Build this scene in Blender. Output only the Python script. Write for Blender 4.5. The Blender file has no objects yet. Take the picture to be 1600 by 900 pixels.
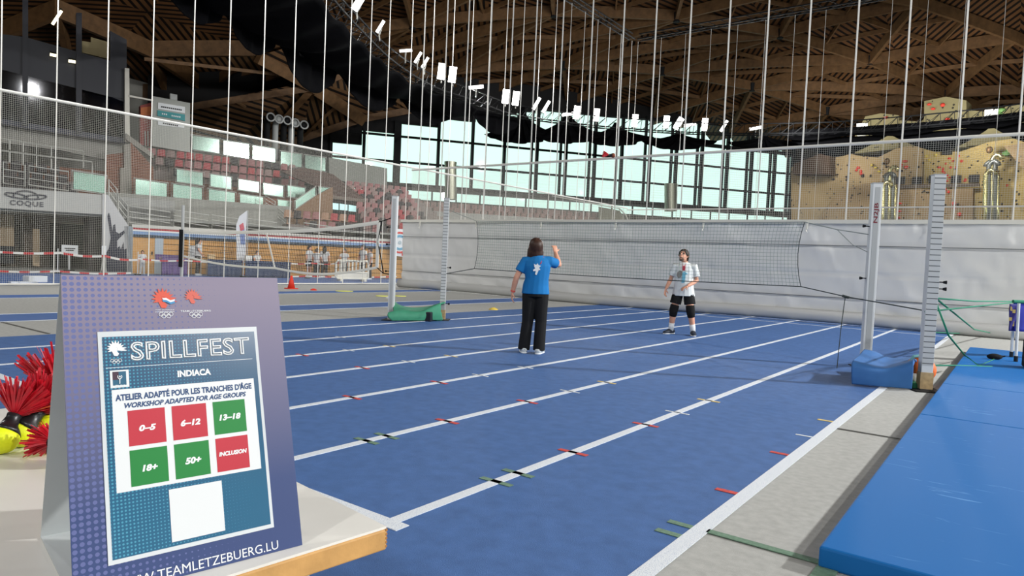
import bpy, bmesh, math, random
from mathutils import Vector, Matrix
random.seed(7)
C = bpy.context.scene.collection
SC = bpy.context.scene
V = Vector
# ------------------------------------------------------------------ camera
F_PX, YAW, PITCH, ROLL, CAM_H = 1070.5, 0.6358, 0.0408, 0.0438, 1.3404
fwd = V((-math.sin(YAW)*math.cos(PITCH), math.cos(YAW)*math.cos(PITCH), -math.sin(PITCH)))
r0 = V((math.cos(YAW), math.sin(YAW), 0)); u0 = r0.cross(fwd)
RT = r0*math.cos(ROLL) + u0*math.sin(ROLL); UP = u0*math.cos(ROLL) - r0*math.sin(ROLL)
CAM = V((0, 0, CAM_H))
cd = bpy.data.cameras.new('camera'); cam = bpy.data.objects.new('camera', cd); C.objects.link(cam)
M = Matrix((RT, UP, -fwd)).transposed().to_4x4(); M.translation = CAM; cam.matrix_world = M
cd.sensor_width = 36; cd.lens = 36*F_PX/1600; cd.clip_start = .05; cd.clip_end = 400
SC.camera = cam
# ------------------------------------------------------------------ world, exposure
SC.view_settings.view_transform = 'Standard'; SC.view_settings.look = 'None'
SC.view_settings.gamma = 1; SC.view_settings.use_curve_mapping = False
SC.view_settings.exposure = 0.15
w = bpy.data.worlds.new('sky'); SC.world = w; w.use_nodes = True
w.node_tree.nodes['Background'].inputs[0].default_value = (.86, 1, .95, 1)
w.node_tree.nodes['Background'].inputs[1].default_value = 1.18
LAMP_W = 105
SC.cycles.max_bounces = 8; SC.cycles.diffuse_bounces = 4; SC.cycles.transparent_max_bounces = 16
SC.cycles.sample_clamp_indirect = 4; SC.cycles.caustics_reflective = False; SC.cycles.caustics_refractive = False

# ------------------------------------------------------------------ pixel -> place
def ray(x, y): return fwd + RT*((x-800)/F_PX) - UP*((y-450)/F_PX)
def fl(x, y, z=0):
    d = ray(x, y); return CAM + d*((z-CAM_H)/d.z)
def aty(x, y, Y):
    d = ray(x, y); return CAM + d*(Y/d.y)
def atx(x, y, X):
    d = ray(x, y); return CAM + d*(X/d.x)
class Frame:
    """vertical plane: s along, off outward (away from the hall), z up"""
    def __init__(s, a, b):
        s.a = V((a[0], a[1], 0)); s.d = (V((b[0], b[1], 0))-s.a).normalized(); s.n = V((-s.d.y, s.d.x, 0))
    def P(s, t, off, z): return s.a + s.d*t + s.n*off + V((0, 0, z))
    def px(s, x, y, off):
        d = ray(x, y); a = s.a + s.n*off
        p = CAM + d*((a-V((0, 0, 0))).dot(s.n)/d.dot(s.n)); return (p-s.a).dot(s.d), p.z
    def at(s, x, y, off): t, z = s.px(x, y, off); return s.P(t, off, z)
W = Frame((-32.6, 13.5), (-27.5, 29.0))
FA = Frame((-47.5, 37.5), (-20.0, 75.5))
CL = Frame((-18.5, 64.0), (3.0, 61.0))
def zroof(x, y): return 25-10*(((x+5)/50)**2+((y-18)/58)**2)
def onroof(x, y, drop=0):
    d = ray(x, y); t = 1.0
    while t < 300:
        p = CAM+d*t
        if p.z > zroof(p.x, p.y)-drop: break
        t += .2
    return p

# ------------------------------------------------------------------ materials
def S(c):  # sRGB 0-255 -> linear
    f = lambda v: v/12.92 if v <= .04045 else ((v+.055)/1.055)**2.4
    return tuple(f(v/255) for v in c)+(1,)
MATS = {}
def mat(name, col, rough=.6, metal=0, var=0, scale=8, bump=0, bscale=200, spec=.3, emit=None, estr=1):
    if name in MATS: return MATS[name]
    m = bpy.data.materials.new(name); m.use_nodes = True; nt = m.node_tree; b = nt.nodes['Principled BSDF']
    c = S(col); b.inputs['Base Color'].default_value = c; b.inputs['Roughness'].default_value = rough
    b.inputs['Metallic'].default_value = metal; b.inputs['Specular IOR Level'].default_value = spec
    tc = nt.nodes.new('ShaderNodeTexCoord')
    if var:
        n = nt.nodes.new('ShaderNodeTexNoise'); n.inputs['Scale'].default_value = scale; n.inputs['Detail'].default_value = 5
        r = nt.nodes.new('ShaderNodeValToRGB'); nt.links.new(tc.outputs['Object'], n.inputs['Vector'])
        nt.links.new(n.outputs['Fac'], r.inputs['Fac'])
        r.color_ramp.elements[0].position = .3; r.color_ramp.elements[1].position = .7
        r.color_ramp.elements[0].color = tuple(v*(1-var) for v in c[:3])+(1,)
        r.color_ramp.elements[1].color = tuple(min(1, v*(1+var)) for v in c[:3])+(1,)
        nt.links.new(r.outputs['Color'], b.inputs['Base Color'])
    if bump:
        n2 = nt.nodes.new('ShaderNodeTexNoise'); n2.inputs['Scale'].default_value = bscale
        bp = nt.nodes.new('ShaderNodeBump'); bp.inputs['Strength'].default_value = bump; bp.inputs['Distance'].default_value = .01
        nt.links.new(tc.outputs['Object'], n2.inputs['Vector']); nt.links.new(n2.outputs['Fac'], bp.inputs['Height'])
        nt.links.new(bp.outputs['Normal'], b.inputs['Normal'])
    if emit:
        b.inputs['Emission Color'].default_value = S(emit); b.inputs['Emission Strength'].default_value = estr
    MATS[name] = m; return m
def stripes(name, c1, c2, axis, scale, rough=.7, duty=.25, var=.25):
    """boards: thin dark gaps between boards along one object axis, plus grain"""
    m = bpy.data.materials.new(name); m.use_nodes = True; nt = m.node_tree; b = nt.nodes['Principled BSDF']
    b.inputs['Roughness'].default_value = rough; b.inputs['Specular IOR Level'].default_value = .2
    tc = nt.nodes.new('ShaderNodeTexCoord'); dt = nt.nodes.new('ShaderNodeVectorMath'); dt.operation = 'DOT_PRODUCT'
    dt.inputs[1].default_value = axis; nt.links.new(tc.outputs['Object'], dt.inputs[0])
    mu = nt.nodes.new('ShaderNodeMath'); mu.operation = 'MULTIPLY'; mu.inputs[1].default_value = scale
    nt.links.new(dt.outputs['Value'], mu.inputs[0])
    fr = nt.nodes.new('ShaderNodeMath'); fr.operation = 'FRACT'; nt.links.new(mu.outputs[0], fr.inputs[0])
    gt = nt.nodes.new('ShaderNodeMath'); gt.operation = 'LESS_THAN'; gt.inputs[1].default_value = duty
    nt.links.new(fr.outputs[0], gt.inputs[0])
    n = nt.nodes.new('ShaderNodeTexNoise'); n.inputs['Scale'].default_value = .6; n.inputs['Detail'].default_value = 6
    nt.links.new(tc.outputs['Object'], n.inputs['Vector'])
    r = nt.nodes.new('ShaderNodeValToRGB'); c = S(c1)
    r.color_ramp.elements[0].position = .3; r.color_ramp.elements[1].position = .7
    r.color_ramp.elements[0].color = tuple(v*(1-var) for v in c[:3])+(1,)
    r.color_ramp.elements[1].color = tuple(v*(1+var) for v in c[:3])+(1,)
    nt.links.new(n.outputs['Fac'], r.inputs['Fac'])
    mx = nt.nodes.new('ShaderNodeMix'); mx.data_type = 'RGBA'
    nt.links.new(gt.outputs[0], mx.inputs['Factor']); nt.links.new(r.outputs['Color'], mx.inputs['A']); mx.inputs['B'].default_value = S(c2)
    nt.links.new(mx.outputs['Result'], b.inputs['Base Color']); MATS[name] = m; return m
def glassmat(name, tint, gloss=.08, rough=.05, gcol=(255, 255, 255)):
    m = bpy.data.materials.new(name); m.use_nodes = True; nt = m.node_tree; nt.nodes.remove(nt.nodes['Principled BSDF'])
    t = nt.nodes.new('ShaderNodeBsdfTransparent'); t.inputs[0].default_value = S(tint)
    g = nt.nodes.new('ShaderNodeBsdfGlossy'); g.inputs['Roughness'].default_value = rough; g.inputs[0].default_value = S(gcol)
    mx = nt.nodes.new('ShaderNodeMixShader'); mx.inputs[0].default_value = gloss
    nt.links.new(t.outputs[0], mx.inputs[1]); nt.links.new(g.outputs[0], mx.inputs[2])
    nt.links.new(mx.outputs[0], nt.nodes['Material Output'].inputs[0]); MATS[name] = m; return m
def halftone(name, ctop, cbot, dot, h, spacing, xfade, r0_, rough=.5, coat=0):
    """printed sheet: vertical colour blend with a halftone dot pattern that thins out to the right"""
    m = bpy.data.materials.new(name); m.use_nodes = True; nt = m.node_tree; b = nt.nodes['Principled BSDF']
    b.inputs['Roughness'].default_value = rough; b.inputs['Coat Weight'].default_value = coat; b.inputs['Coat Roughness'].default_value = .12
    L = nt.links.new; N = nt.nodes.new
    tc = N('ShaderNodeTexCoord'); sx = N('ShaderNodeSeparateXYZ'); L(tc.outputs['Object'], sx.inputs[0])
    def math_(op, a, b_=None):
        n = N('ShaderNodeMath'); n.operation = op
        for i, v in enumerate((a, b_)):
            if v is None: continue
            if isinstance(v, (int, float)): n.inputs[i].default_value = v
            else: L(v, n.inputs[i])
        return n.outputs[0]
    X, Y = sx.outputs['X'], sx.outputs['Y']
    gx = math_('SUBTRACT', math_('FRACT', math_('MULTIPLY', X, 1/spacing)), .5)
    gy = math_('SUBTRACT', math_('FRACT', math_('MULTIPLY', Y, 1/spacing)), .5)
    rr = math_('SQRT', math_('ADD', math_('MULTIPLY', gx, gx), math_('MULTIPLY', gy, gy)))
    fade = math_('SUBTRACT', r0_, math_('MULTIPLY', X, r0_/xfade))
    on = math_('LESS_THAN', rr, fade)
    rp = N('ShaderNodeValToRGB'); L(math_('MULTIPLY', Y, 1/h), rp.inputs['Fac'])
    rp.color_ramp.elements[0].color = S(cbot); rp.color_ramp.elements[1].color = S(ctop)
    rp.color_ramp.elements[0].position = .25; rp.color_ramp.elements[1].position = .95
    mx = N('ShaderNodeMix'); mx.data_type = 'RGBA'; L(on, mx.inputs['Factor']); L(rp.outputs['Color'], mx.inputs['A']); mx.inputs['B'].default_value = S(dot)
    L(mx.outputs['Result'], b.inputs['Base Color']); MATS[name] = m; return m

# ------------------------------------------------------------------ mesh helpers
def tag(o, label=None, cat=None, group=None, kind=None):
    if label: o['label'] = label
    if cat: o['category'] = cat
    if group: o['group'] = group
    if kind: o['kind'] = kind
    return o
def empty(name, loc=(0, 0, 0), rz=0, label=None, cat=None, group=None, mtx=None):
    o = bpy.data.objects.new(name, None); o.empty_display_size = .1; C.objects.link(o)
    if mtx is not None: o.matrix_world = mtx
    else: o.location = loc; o.rotation_euler = (0, 0, rz)
    return tag(o, label, cat, group)
def invw(o):
    m = Matrix.LocRotScale(o.location, o.rotation_euler, o.scale)
    p = o.parent
    while p: m = Matrix.LocRotScale(p.location, p.rotation_euler, p.scale) @ m; p = p.parent
    return m.inverted()
class MB:
    def __init__(s): s.bm = bmesh.new()
    def box(s, c, d, R=None):
        R = R or Matrix.Identity(3); c = V(c); vs = []
        for x in (-.5, .5):
            for y in (-.5, .5):
                for z in (-.5, .5): vs.append(s.bm.verts.new(c + R @ V((x*d[0], y*d[1], z*d[2]))))
        for f in ((0, 1, 3, 2), (4, 6, 7, 5), (0, 4, 5, 1), (2, 3, 7, 6), (0, 2, 6, 4), (1, 5, 7, 3)): s.bm.faces.new([vs[i] for i in f])
        return s
    def tube(s, pts, r, n=8, rb=None, closed=False, cap=True, ref=None):
        pts = [V(p) for p in pts]; m = len(pts); rings = []
        if not isinstance(r, (list, tuple)): r = [r]*m
        prev = None
        for i, p in enumerate(pts):
            if closed: t = pts[(i+1) % m]-pts[i-1]
            else: t = pts[min(i+1, m-1)]-pts[max(i-1, 0)]
            t = t.normalized() if t.length > 1e-9 else V((0, 0, 1))
            a = prev if prev is not None else (V(ref) if ref else (V((0, 0, 1)) if abs(t.z) < .9 else V((1, 0, 0))))
            a = (a - t*a.dot(t)); a = a.normalized() if a.length > 1e-6 else t.orthogonal().normalized()
            prev = a; b = t.cross(a)
            ri = r[i]; ra, rbb = ri if isinstance(ri, (list, tuple)) else (ri, rb if rb else ri)
            rings.append([s.bm.verts.new(p + a*(ra*math.cos(2*math.pi*k/n+math.pi/n)) + b*(rbb*math.sin(2*math.pi*k/n+math.pi/n))) for k in range(n)])
        for i in range(m if closed else m-1):
            A, B = rings[i], rings[(i+1) % m]
            for k in range(n): s.bm.faces.new((A[k], A[(k+1) % n], B[(k+1) % n], B[k]))
        if cap and not closed and n > 2:
            s.bm.faces.new(rings[0][::-1]); s.bm.faces.new(rings[-1])
        return s
    def prism(s, poly, ext):
        """polygon (3-D points) extruded by a vector"""
        ext = V(ext); a = [s.bm.verts.new(V(p)) for p in poly]; b = [s.bm.verts.new(V(p)+ext) for p in poly]; n = len(a)
        s.bm.faces.new(a[::-1]); s.bm.faces.new(b)
        for i in range(n): s.bm.faces.new((a[i], a[(i+1) % n], b[(i+1) % n], b[i]))
        return s
    def quad(s, *p): s.bm.faces.new([s.bm.verts.new(V(q)) for q in p]); return s
    def grid(s, f, nu, nv, thick=0, closed_u=False):
        g = [[s.bm.verts.new(V(f(i/nu, j/nv))) for j in range(nv+1)] for i in range(nu+1)]
        for i in range(nu):
            for j in range(nv): s.bm.faces.new((g[i][j], g[i+1][j], g[i+1][j+1], g[i][j+1]))
        return s
    def ball(s, c, r, nu=14, nv=9, R=None):
        r = r if isinstance(r, (list, tuple)) else (r, r, r); R = R or Matrix.Identity(3); c = V(c)
        rows = []
        for j in range(1, nv):
            th = math.pi*j/nv
            rows.append([s.bm.verts.new(c+R @ V((r[0]*math.sin(th)*math.cos(2*math.pi*i/nu), r[1]*math.sin(th)*math.sin(2*math.pi*i/nu), r[2]*math.cos(th)))) for i in range(nu)])
        t = s.bm.verts.new(c+R @ V((0, 0, r[2]))); b = s.bm.verts.new(c-R @ V((0, 0, r[2])))
        for i in range(nu):
            k = (i+1) % nu; s.bm.faces.new((t, rows[0][i], rows[0][k])); s.bm.faces.new((b, rows[-1][k], rows[-1][i]))
            for j in range(len(rows)-1): s.bm.faces.new((rows[j][i], rows[j+1][i], rows[j+1][k], rows[j][k]))
        return s
    def build(s, name, m, parent=None, smooth=False, bevel=0, solid=0, world=True, seg=2):
        bmesh.ops.recalc_face_normals(s.bm, faces=s.bm.faces)
        if bevel: bmesh.ops.bevel(s.bm, geom=[e for e in s.bm.edges if len(e.link_faces) == 2 and e.calc_face_angle(0) > .6], offset=bevel, segments=seg, affect='EDGES', profile=.5)
        me = bpy.data.meshes.new(name)
        if parent is not None and world: s.bm.transform(invw(parent))
        for f in s.bm.faces: f.smooth = smooth
        s.bm.to_mesh(me); s.bm.free()
        for mm in (m if isinstance(m, (list, tuple)) else [m]): me.materials.append(mm)
        o = bpy.data.objects.new(name, me); C.objects.link(o)
        if parent is not None: o.parent = parent
        if solid:
            md = o.modifiers.new('thick', 'SOLIDIFY'); md.thickness = solid; md.offset = 0
        return o
def recentre(o):
    """put the origin of a single-mesh thing at its base centre"""
    me = o.data; xs = [v.co for v in me.vertices]
    c = V(((min(v.x for v in xs)+max(v.x for v in xs))/2, (min(v.y for v in xs)+max(v.y for v in xs))/2, min(v.z for v in xs)))
    me.transform(Matrix.Translation(-c)); o.location = o.location + c; return o
def struct(o): o['kind'] = 'structure'; return o
def bake(o):
    dg = bpy.context.evaluated_depsgraph_get(); dg.update()
    me = bpy.data.meshes.new_from_object(o.evaluated_get(dg)); o.modifiers.clear(); o.data = me; return o
def slab(name, fr, off, pts, th, m, parent=None, **k):
    """outline on the vertical plane fr at distance off, thickness th going outward"""
    mb = MB(); mb.prism([fr.at(x, y, off) for x, y in pts], fr.n*th); return mb.build(name, m, parent, **k)
def fbox(mb, fr, s0, s1, o0, o1, z0, z1):
    c = fr.P((s0+s1)/2, (o0+o1)/2, (z0+z1)/2); mb.box(c, (abs(s1-s0), abs(o1-o0), abs(z1-z0)), Matrix((fr.d, fr.n, V((0, 0, 1)))).transposed()); return mb
def text_mesh(name, txt, m, parent, x0, x1, y0, y1, z, shear=0, weight=0, outline=0, fitx=True, space=1.0):
    cu = bpy.data.curves.new(name, 'FONT'); cu.body = txt; cu.shear = shear; cu.offset = weight; cu.extrude = 0; cu.resolution_u = 3; cu.space_character = space
    cu.size = 1
    if outline: cu.fill_mode = 'NONE'; cu.bevel_depth = outline; cu.bevel_resolution = 0
    ob = bpy.data.objects.new(name, cu); C.objects.link(ob)
    dg = bpy.context.evaluated_depsgraph_get(); dg.update(); me = bpy.data.meshes.new_from_object(ob.evaluated_get(dg))
    bpy.data.objects.remove(ob); bpy.data.curves.remove(cu)
    xs = [v.co.x for v in me.vertices]; ys = [v.co.y for v in me.vertices]
    sx = (x1-x0)/(max(xs)-min(xs)); sy = (y1-y0)/(max(ys)-min(ys))
    mx, my = min(xs), min(ys)
    for v in me.vertices: v.co = V((x0+(v.co.x-mx)*sx, y0+(v.co.y-my)*sy, z+v.co.z*.02))
    me.name = name; me.materials.append(m); o = bpy.data.objects.new(name, me); C.objects.link(o); o.parent = parent
    return o
def dup(o, parent=None):
    c = o.copy(); C.objects.link(c)
    if parent is not None: c.parent = parent
    for ch in o.children: dup(ch, c)
    return c
# ================================================================== THE SETTING
m_grey = mat('grey_floor', (172, 172, 168), .75, var=.10, scale=18, bump=.25, bscale=350)
m_track = mat('blue_track', (70, 104, 158), .75, var=.12, scale=9, bump=.35, bscale=300)
m_dkblue = mat('blue_floor', (80, 110, 166), .7, var=.06)
m_white = mat('white_paint', (226, 229, 231), .6, var=.04, scale=120)
m_line = mat('line_paint', (224, 228, 232), .7, bump=.3, bscale=300)
nt_ = m_line.node_tree; tc_ = nt_.nodes.new('ShaderNodeTexCoord'); n_ = nt_.nodes.new('ShaderNodeTexNoise'); n_.inputs['Scale'].default_value = 260; n_.inputs['Detail'].default_value = 3
r_ = nt_.nodes.new('ShaderNodeValToRGB'); r_.color_ramp.elements[0].position = .36; r_.color_ramp.elements[0].color = S((120, 142, 180)); r_.color_ramp.elements[1].position = .44; r_.color_ramp.elements[1].color = S((226, 230, 234))
nt_.links.new(tc_.outputs['Object'], n_.inputs['Vector']); nt_.links.new(n_.outputs['Fac'], r_.inputs['Fac']); nt_.links.new(r_.outputs['Color'], nt_.nodes['Principled BSDF'].inputs['Base Color'])
m_wood = mat('roof_timber', (104, 76, 48), .6, var=.25, scale=2.5)
m_steel = mat('dark_steel', (16, 17, 19), .7)
m_black = mat('black_cloth', (20, 21, 24), .9)
m_conc = mat('concrete', (150, 150, 146), .8, var=.08, scale=3)
m_lconc = mat('light_render', (186, 188, 186), .8, var=.04, scale=3)
m_brown = stripes('brown_brick', (112, 76, 60), (84, 56, 46), (0, 0, 1), 5.5, duty=.18)
m_dark = mat('dark_panel', (34, 36, 44), .4)
m_glass = glassmat('tinted_glass', (226, 248, 240), .03)
m_rail = mat('rail_metal', (176, 176, 170), .45, metal=.2)
m_cream = mat('net_white', (226, 224, 214), .8)
m_red = mat('red_paint', (206, 50, 46), .5)

mb = MB(); mb.box((-8, 21, -.1), (98, 126, .2)); struct(mb.build('floor', m_grey))
# floor colour fields of the athletics hall: blue strips and the sprint lanes
def strip(name, x0, x1, y0, y1, m, z=.004):
    mb = MB(); mb.box(((x0+x1)/2, (y0+y1)/2, z/2), (x1-x0, y1-y0, z)); return struct(mb.build(name, m))
strip('trim_1', -10.97, -1.2, -14, 44, m_track)
strip('trim_2', -14.2, -12.95, -14, 44, m_dkblue)
strip('trim_3', -19.0, -18.05, -14, 44, m_dkblue)
strip('trim_4', -31, -22.9, -14, 34, m_dkblue)
mb = MB()
LX = [-1.232-1.22*i for i in range(8)]
for i, x in enumerate(LX): mb.box((x, 14, .006), (.07 if i else .085, 56, .004))
for x in (-12.93, -14.22, -18.03): mb.box((x, 14, .006), (.06, 56, .004))
for (a, b, y, wd) in ((-8.7, -2.35, 2.37, .09),): mb.box(((a+b)/2, y, .0065), (b-a, wd, .004))
mb.box((-5.3, 18.75, .0065), (8.4, .05, .004))
struct(mb.build('trim_5', m_line))
# short coloured start marks crossing the lane lines
mk = {'red': (196, 72, 66), 'green': (104, 132, 112), 'yellow': (214, 190, 120), 'white': (222, 226, 228)}
marks = [(1005, 664, 'red'), (895, 708, 'red'), (825, 629, 'red'), (697, 659, 'red'), (684, 598, 'red'), (550, 622, 'red'),
         (1108, 627, 'yellow'), (1060, 646, 'white'), (945, 598, 'yellow'), (888, 612, 'white'), (815, 574, 'white'), (755, 588, 'white'), (704, 557, 'yellow'), (612, 542, 'yellow'), (545, 548, 'white'), (575, 577, 'red'), (476, 556, 'red'), (530, 527, 'white'),
         (775, 754, 'green'), (806, 740, 'green'), (572, 690, 'green'), (606, 683, 'green'), (645, 567, 'white')]
for k in mk:
    mb = MB()
    for x, y, c in marks:
        if c != k: continue
        p = fl(x, y); lx = min(LX, key=lambda q: abs(q-p.x))
        mb.box((lx, p.y, .0065), (.23, .045 if c != 'white' else .025, .003))
    for x, y, c in ((1148, 772, 'red'), (1225, 711, 'red'), (1295, 659, 'yellow'), (1262, 683, 'white'), (1057, 838, 'green'), (1075, 824, 'green')):
        if c != k: continue
        p = fl(x, y); mb.box((-1.34, p.y, .0065), (.13, .045 if c != 'white' else .025, .003))
    if k == 'green':
        p = fl(1180, 852); mb.box((-.3, p.y, .006), (1.8, .05, .004)); q = fl(1288, 890); mb.box((-.62, q.y, .006), (.09, .3, .004))
    struct(mb.build('trim_6', mat('mark_'+k, mk[k], .7, var=.2, scale=60)))
mb = MB(); p = fl(1350, 677); mb.box((-.6, p.y, .005), (1.2, .03, .004)); q = fl(45, 514); mb.box((-12.0, q.y, .005), (1.9, .04, .004)); struct(mb.build('trim_7', mat('joint', (96, 96, 92))))

# ---- outer walls: the far ones behind the camera and to the east close the hall
mw = mat('hall_wall', (150, 148, 142), .85)
mb = MB(); mb.box((-8, -41, 9), (98, .4, 18)); struct(mb.build('wall_south', mw))
mb = MB(); mb.box((-56.8, -3, 9), (.4, 76, 18)); struct(mb.build('wall_west', mw))
mb = MB(); mb.box((10.5, 76.2, 9), (61, .4, 18)); struct(mb.build('wall_north', mat('north_wall', (52, 44, 40), .9)))
mb = MB(); mb.box((40.6, 18, 1.5), (.4, 118, 3)); mb.box((40.6, 18, 16), (.4, 118, 7)); mb.box((40.6, -37, 8), (.4, 8, 16)); struct(mb.build('wall_east', mw))
mb = MB()
for i in range(26): mb.box((40.6, -33+4.3*i, 7.8), (.25, .3, 9.6))
for z in (5.6, 8.2, 10.6): mb.box((40.6, 20, z), (.15, 110, .12))
struct(mb.build('window_2', m_steel))

# ---- roof: a shallow timber dome, boards laid in alternating directions between the main ribs
m_boardA = stripes('roof_boards', (102, 70, 42), (18, 12, 8), (.8, .6, 0), 2.2, duty=.42)
m_boardB = stripes('roof_boards_crossing', (96, 65, 39), (18, 12, 8), (.9, -.43, 0), 2.2, duty=.42)
bm = bmesh.new(); gx = [-57+2.0*i for i in range(50)]; gy = [-41+2.0*j for j in range(63)]; vg = {}
fn = FA.n
for i, x in enumerate(gx):
    for j, y in enumerate(gy):
        off = (V((x, y, 0))-FA.a).dot(fn)
        if off > 3.2 or (y > 77): continue
        vg[i, j] = bm.verts.new((x, y, zroof(x, y)))
for i in range(len(gx)-1):
    for j in range(len(gy)-1):
        k = [(i, j), (i+1, j), (i+1, j+1), (i, j+1)]
        if all(q in vg for q in k):
            f = bm.faces.new([vg[q] for q in k]); f.material_index = ((i//4)+(j//4)) % 2; f.smooth = True
mbr = MB(); mbr.bm.free(); mbr.bm = bm; roof = struct(mbr.build('ceiling', [m_boardA, m_boardB], smooth=True))
md = roof.modifiers.new('thick', 'SOLIDIFY'); md.thickness = .3; md.offset = 1

# main ribs between lattice nodes (three families), lighter struts inside each triangle
R0 = [(390, -75), (620, -70), (858, -75), (1078, -65), (1262, -38), (1435, -12), (1587, 47), (1725, 125)]
R1 = [(400, 60), (645, 25), (866, 6), (1058, 14), (1220, 40), (1360, 82), (1478, 136), (1575, 175)]
R2 = [(280, 175), (490, 137), (703, 100), (881, 91), (1036, 100), (1176, 125), (1293, 163), (1400, 186)]
R3 = [(350, 235), (567, 185), (725, 150), (887, 150), (1022, 170), (1140, 200), (1262, 205)]
N0, N1, N2, N3 = [[onroof(*p) for p in r] for r in (R0, R1, R2, R3)]
def rib(name, a, b, depth, wd, n=6, drop=.1):
    mb = MB(); pts = []
    for i in range(n+1):
        p = a.lerp(b, i/n); p.z = zroof(p.x, p.y)-depth/2-drop; pts.append(p)
    d = (b-a); side = V((-d.y, d.x, 0)).normalized(); vs = []
    for p in pts:
        vs.append([mb.bm.verts.new(p+side*sx*wd/2+V((0, 0, sz*depth/2))) for sx, sz in ((-1, -1), (1, -1), (1, 1), (-1, 1))])
    for i in range(n):
        for k in range(4): mb.bm.faces.new((vs[i][k], vs[i][(k+1) % 4], vs[i+1][(k+1) % 4], vs[i+1][k]))
    mb.bm.faces.new(vs[0][::-1]); mb.bm.faces.new(vs[-1])
    return struct(mb.build(name, m_wood))
edges = []
for r in (N0, N1, N2): edges += [(r[i], r[i+1]) for i in range(len(r)-1)]
edges += [(N0[i], N1[i]) for i in range(8)]
edges += [(N1[i], N2[i]) for i in range(8)]
edges += [(N1[i], N0[i+1]) for i in range(7)] + [(N2[i], N1[i+1]) for i in range(7)]
edges += [(N2[i], N3[i]) for i in range(1, 7)] + [(N3[i], N2[i+1]) for i in range(7)]
for a, b in edges: rib('roof_beam', a, b, .8, .24)
# thinner purlins joining the middles of the beams in every triangle
tris = []
for A, B in ((N0, N1), (N1, N2)):
    for i in range(7): tris += [(A[i], A[i+1], B[i]), (A[i+1], B[i+1], B[i])]
for i in range(6): tris += [(N2[i], N2[i+1], N3[i]), (N2[i+1], N3[i+1], N3[i])]
mid = lambda p, q, t=.5: p.lerp(q, t)
for a, b, c in tris:
    for p, q in ((mid(a, b), mid(a, c)), (mid(a, b), mid(b, c)), (mid(b, c), mid(a, c))): rib('roof_purlin', p, q, .32, .11, 3)
# steel shoes at the nodes
for r in (N1, N2):
    for p in r:
        mb = MB(); mb.tube([p+V((0, 0, -.3)), p+V((0, 0, -1.0))], [.30, .24], 10); struct(mb.build('roof_node', m_steel))
# west side: ribs over the boxes
WN = [onroof(*p) for p in ((-60, 60), (90, -5), (235, 60), (330, 128), (120, 130), (-40, 160))]
for a, b in ((WN[1], WN[2]), (WN[2], WN[3]), (WN[0], WN[1]), (WN[1], WN[4]), (WN[2], N2[0]), (WN[4], WN[3]), (N1[0], WN[2])): rib('roof_beam', a, b, 1.15, .4)

# ---- glass facade
def fpx(x, y, off=0): return FA.px(x, y, off)
mull_x = [515, 566, 618, 682, 735, 785, 836, 881, 926, 968, 1012, 1053, 1093, 1133, 1171, 1207, 1235]
ms = [FA.px(x, 300, 0)[0] for x in mull_x]
zb = FA.px(900, 308, 0)[1]
def ztop(s):
    for k, (x, y) in enumerate(((540, 224), (592, 206), (656, 196), (708, 187))):   # stepped panes under the arch
        if s < ms[k+1]: return FA.px(x, y, 0)[1]
    pts = [(515, 222), (566, 207), (618, 196), (682, 184), (736, 182), (785, 180), (846, 172), (900, 178), (1012, 186), (1100, 194), (1190, 205), (1236, 226)]
    q = [(FA.px(x, y, 0)) for x, y in pts]
    for (a, za), (b, zc) in zip(q, q[1:]):
        if a <= s <= b: return za+(zc-za)*(s-a)/(b-a)
    return q[0][1] if s < q[0][0] else q[-1][1]
S0, S1 = ms[0], ms[-1]
zlow = FA.px(800, 318, 0)[1]
mb = MB()
n = 120
for i in range(n):   # dark fascia from the glass up to the roof, and dark parapet below it
    a, b = S0-6+(S1-S0+10)*i/n, S0-6+(S1-S0+10)*(i+1)/n; m_ = (a+b)/2
    p = FA.P(m_, 0, 0); zt = zroof(p.x, p.y)
    fbox(mb, FA, a, b, 0, .3, ztop(m_), zt+.5)
fbox(mb, FA, S0-14, S0, 0, .3, -.1, 17.5); fbox(mb, FA, S1, S1+1.2, 0, .3, -.1, 16)
struct(mb.build('wall_facade', mat('facade_fascia', (28, 27, 28), .8)))
mb = MB(); fbox(mb, FA, S0-12, S1+2, 0, .5, zb-.45, zb); fbox(mb, FA, S0-12, S1+2, 0, .4, -.1, zb-1.25); struct(mb.build('wall_parapet', mat('parapet', (88, 88, 84), .8)))
mb = MB()
for k, s in enumerate(ms):
    wd = .24
    if k == 2: wd = .6
    fbox(mb, FA, s-wd/2, s+wd/2, -.25, .1, zb-.2, ztop(s)+.2)
    if k > 5: fbox(mb, FA, s-wd/2-.5, s-wd/2-.32, -.2, .1, zb-.2, ztop(s)+.2)
for s in [S0+2.2*i for i in range(int((S1-S0)/2.2)+1)]: fbox(mb, FA, s-.06, s+.06, 0, .1, zb-1.25, zb-.45)
for zz in (zb+1.9, zb+4.1): fbox(mb, FA, S0, S1, -.12, .08, zz-.09, zz+.09)
fbox(mb, FA, S0+20, S1, -.12, .1, zb+6.0, zb+6.35)
fbox(mb, FA, S0, S1, -.5, .4, zb-.2, zb+.05)
struct(mb.build('window_1', m_steel))
mb = MB(); mb.quad(FA.P(S0, .1, zb-2.7), FA.P(S1, .1, zb-2.7), FA.P(S1, .1, zb+9), FA.P(S0, .1, zb+9)); struct(mb.build('window_1_pane', m_glass))
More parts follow.
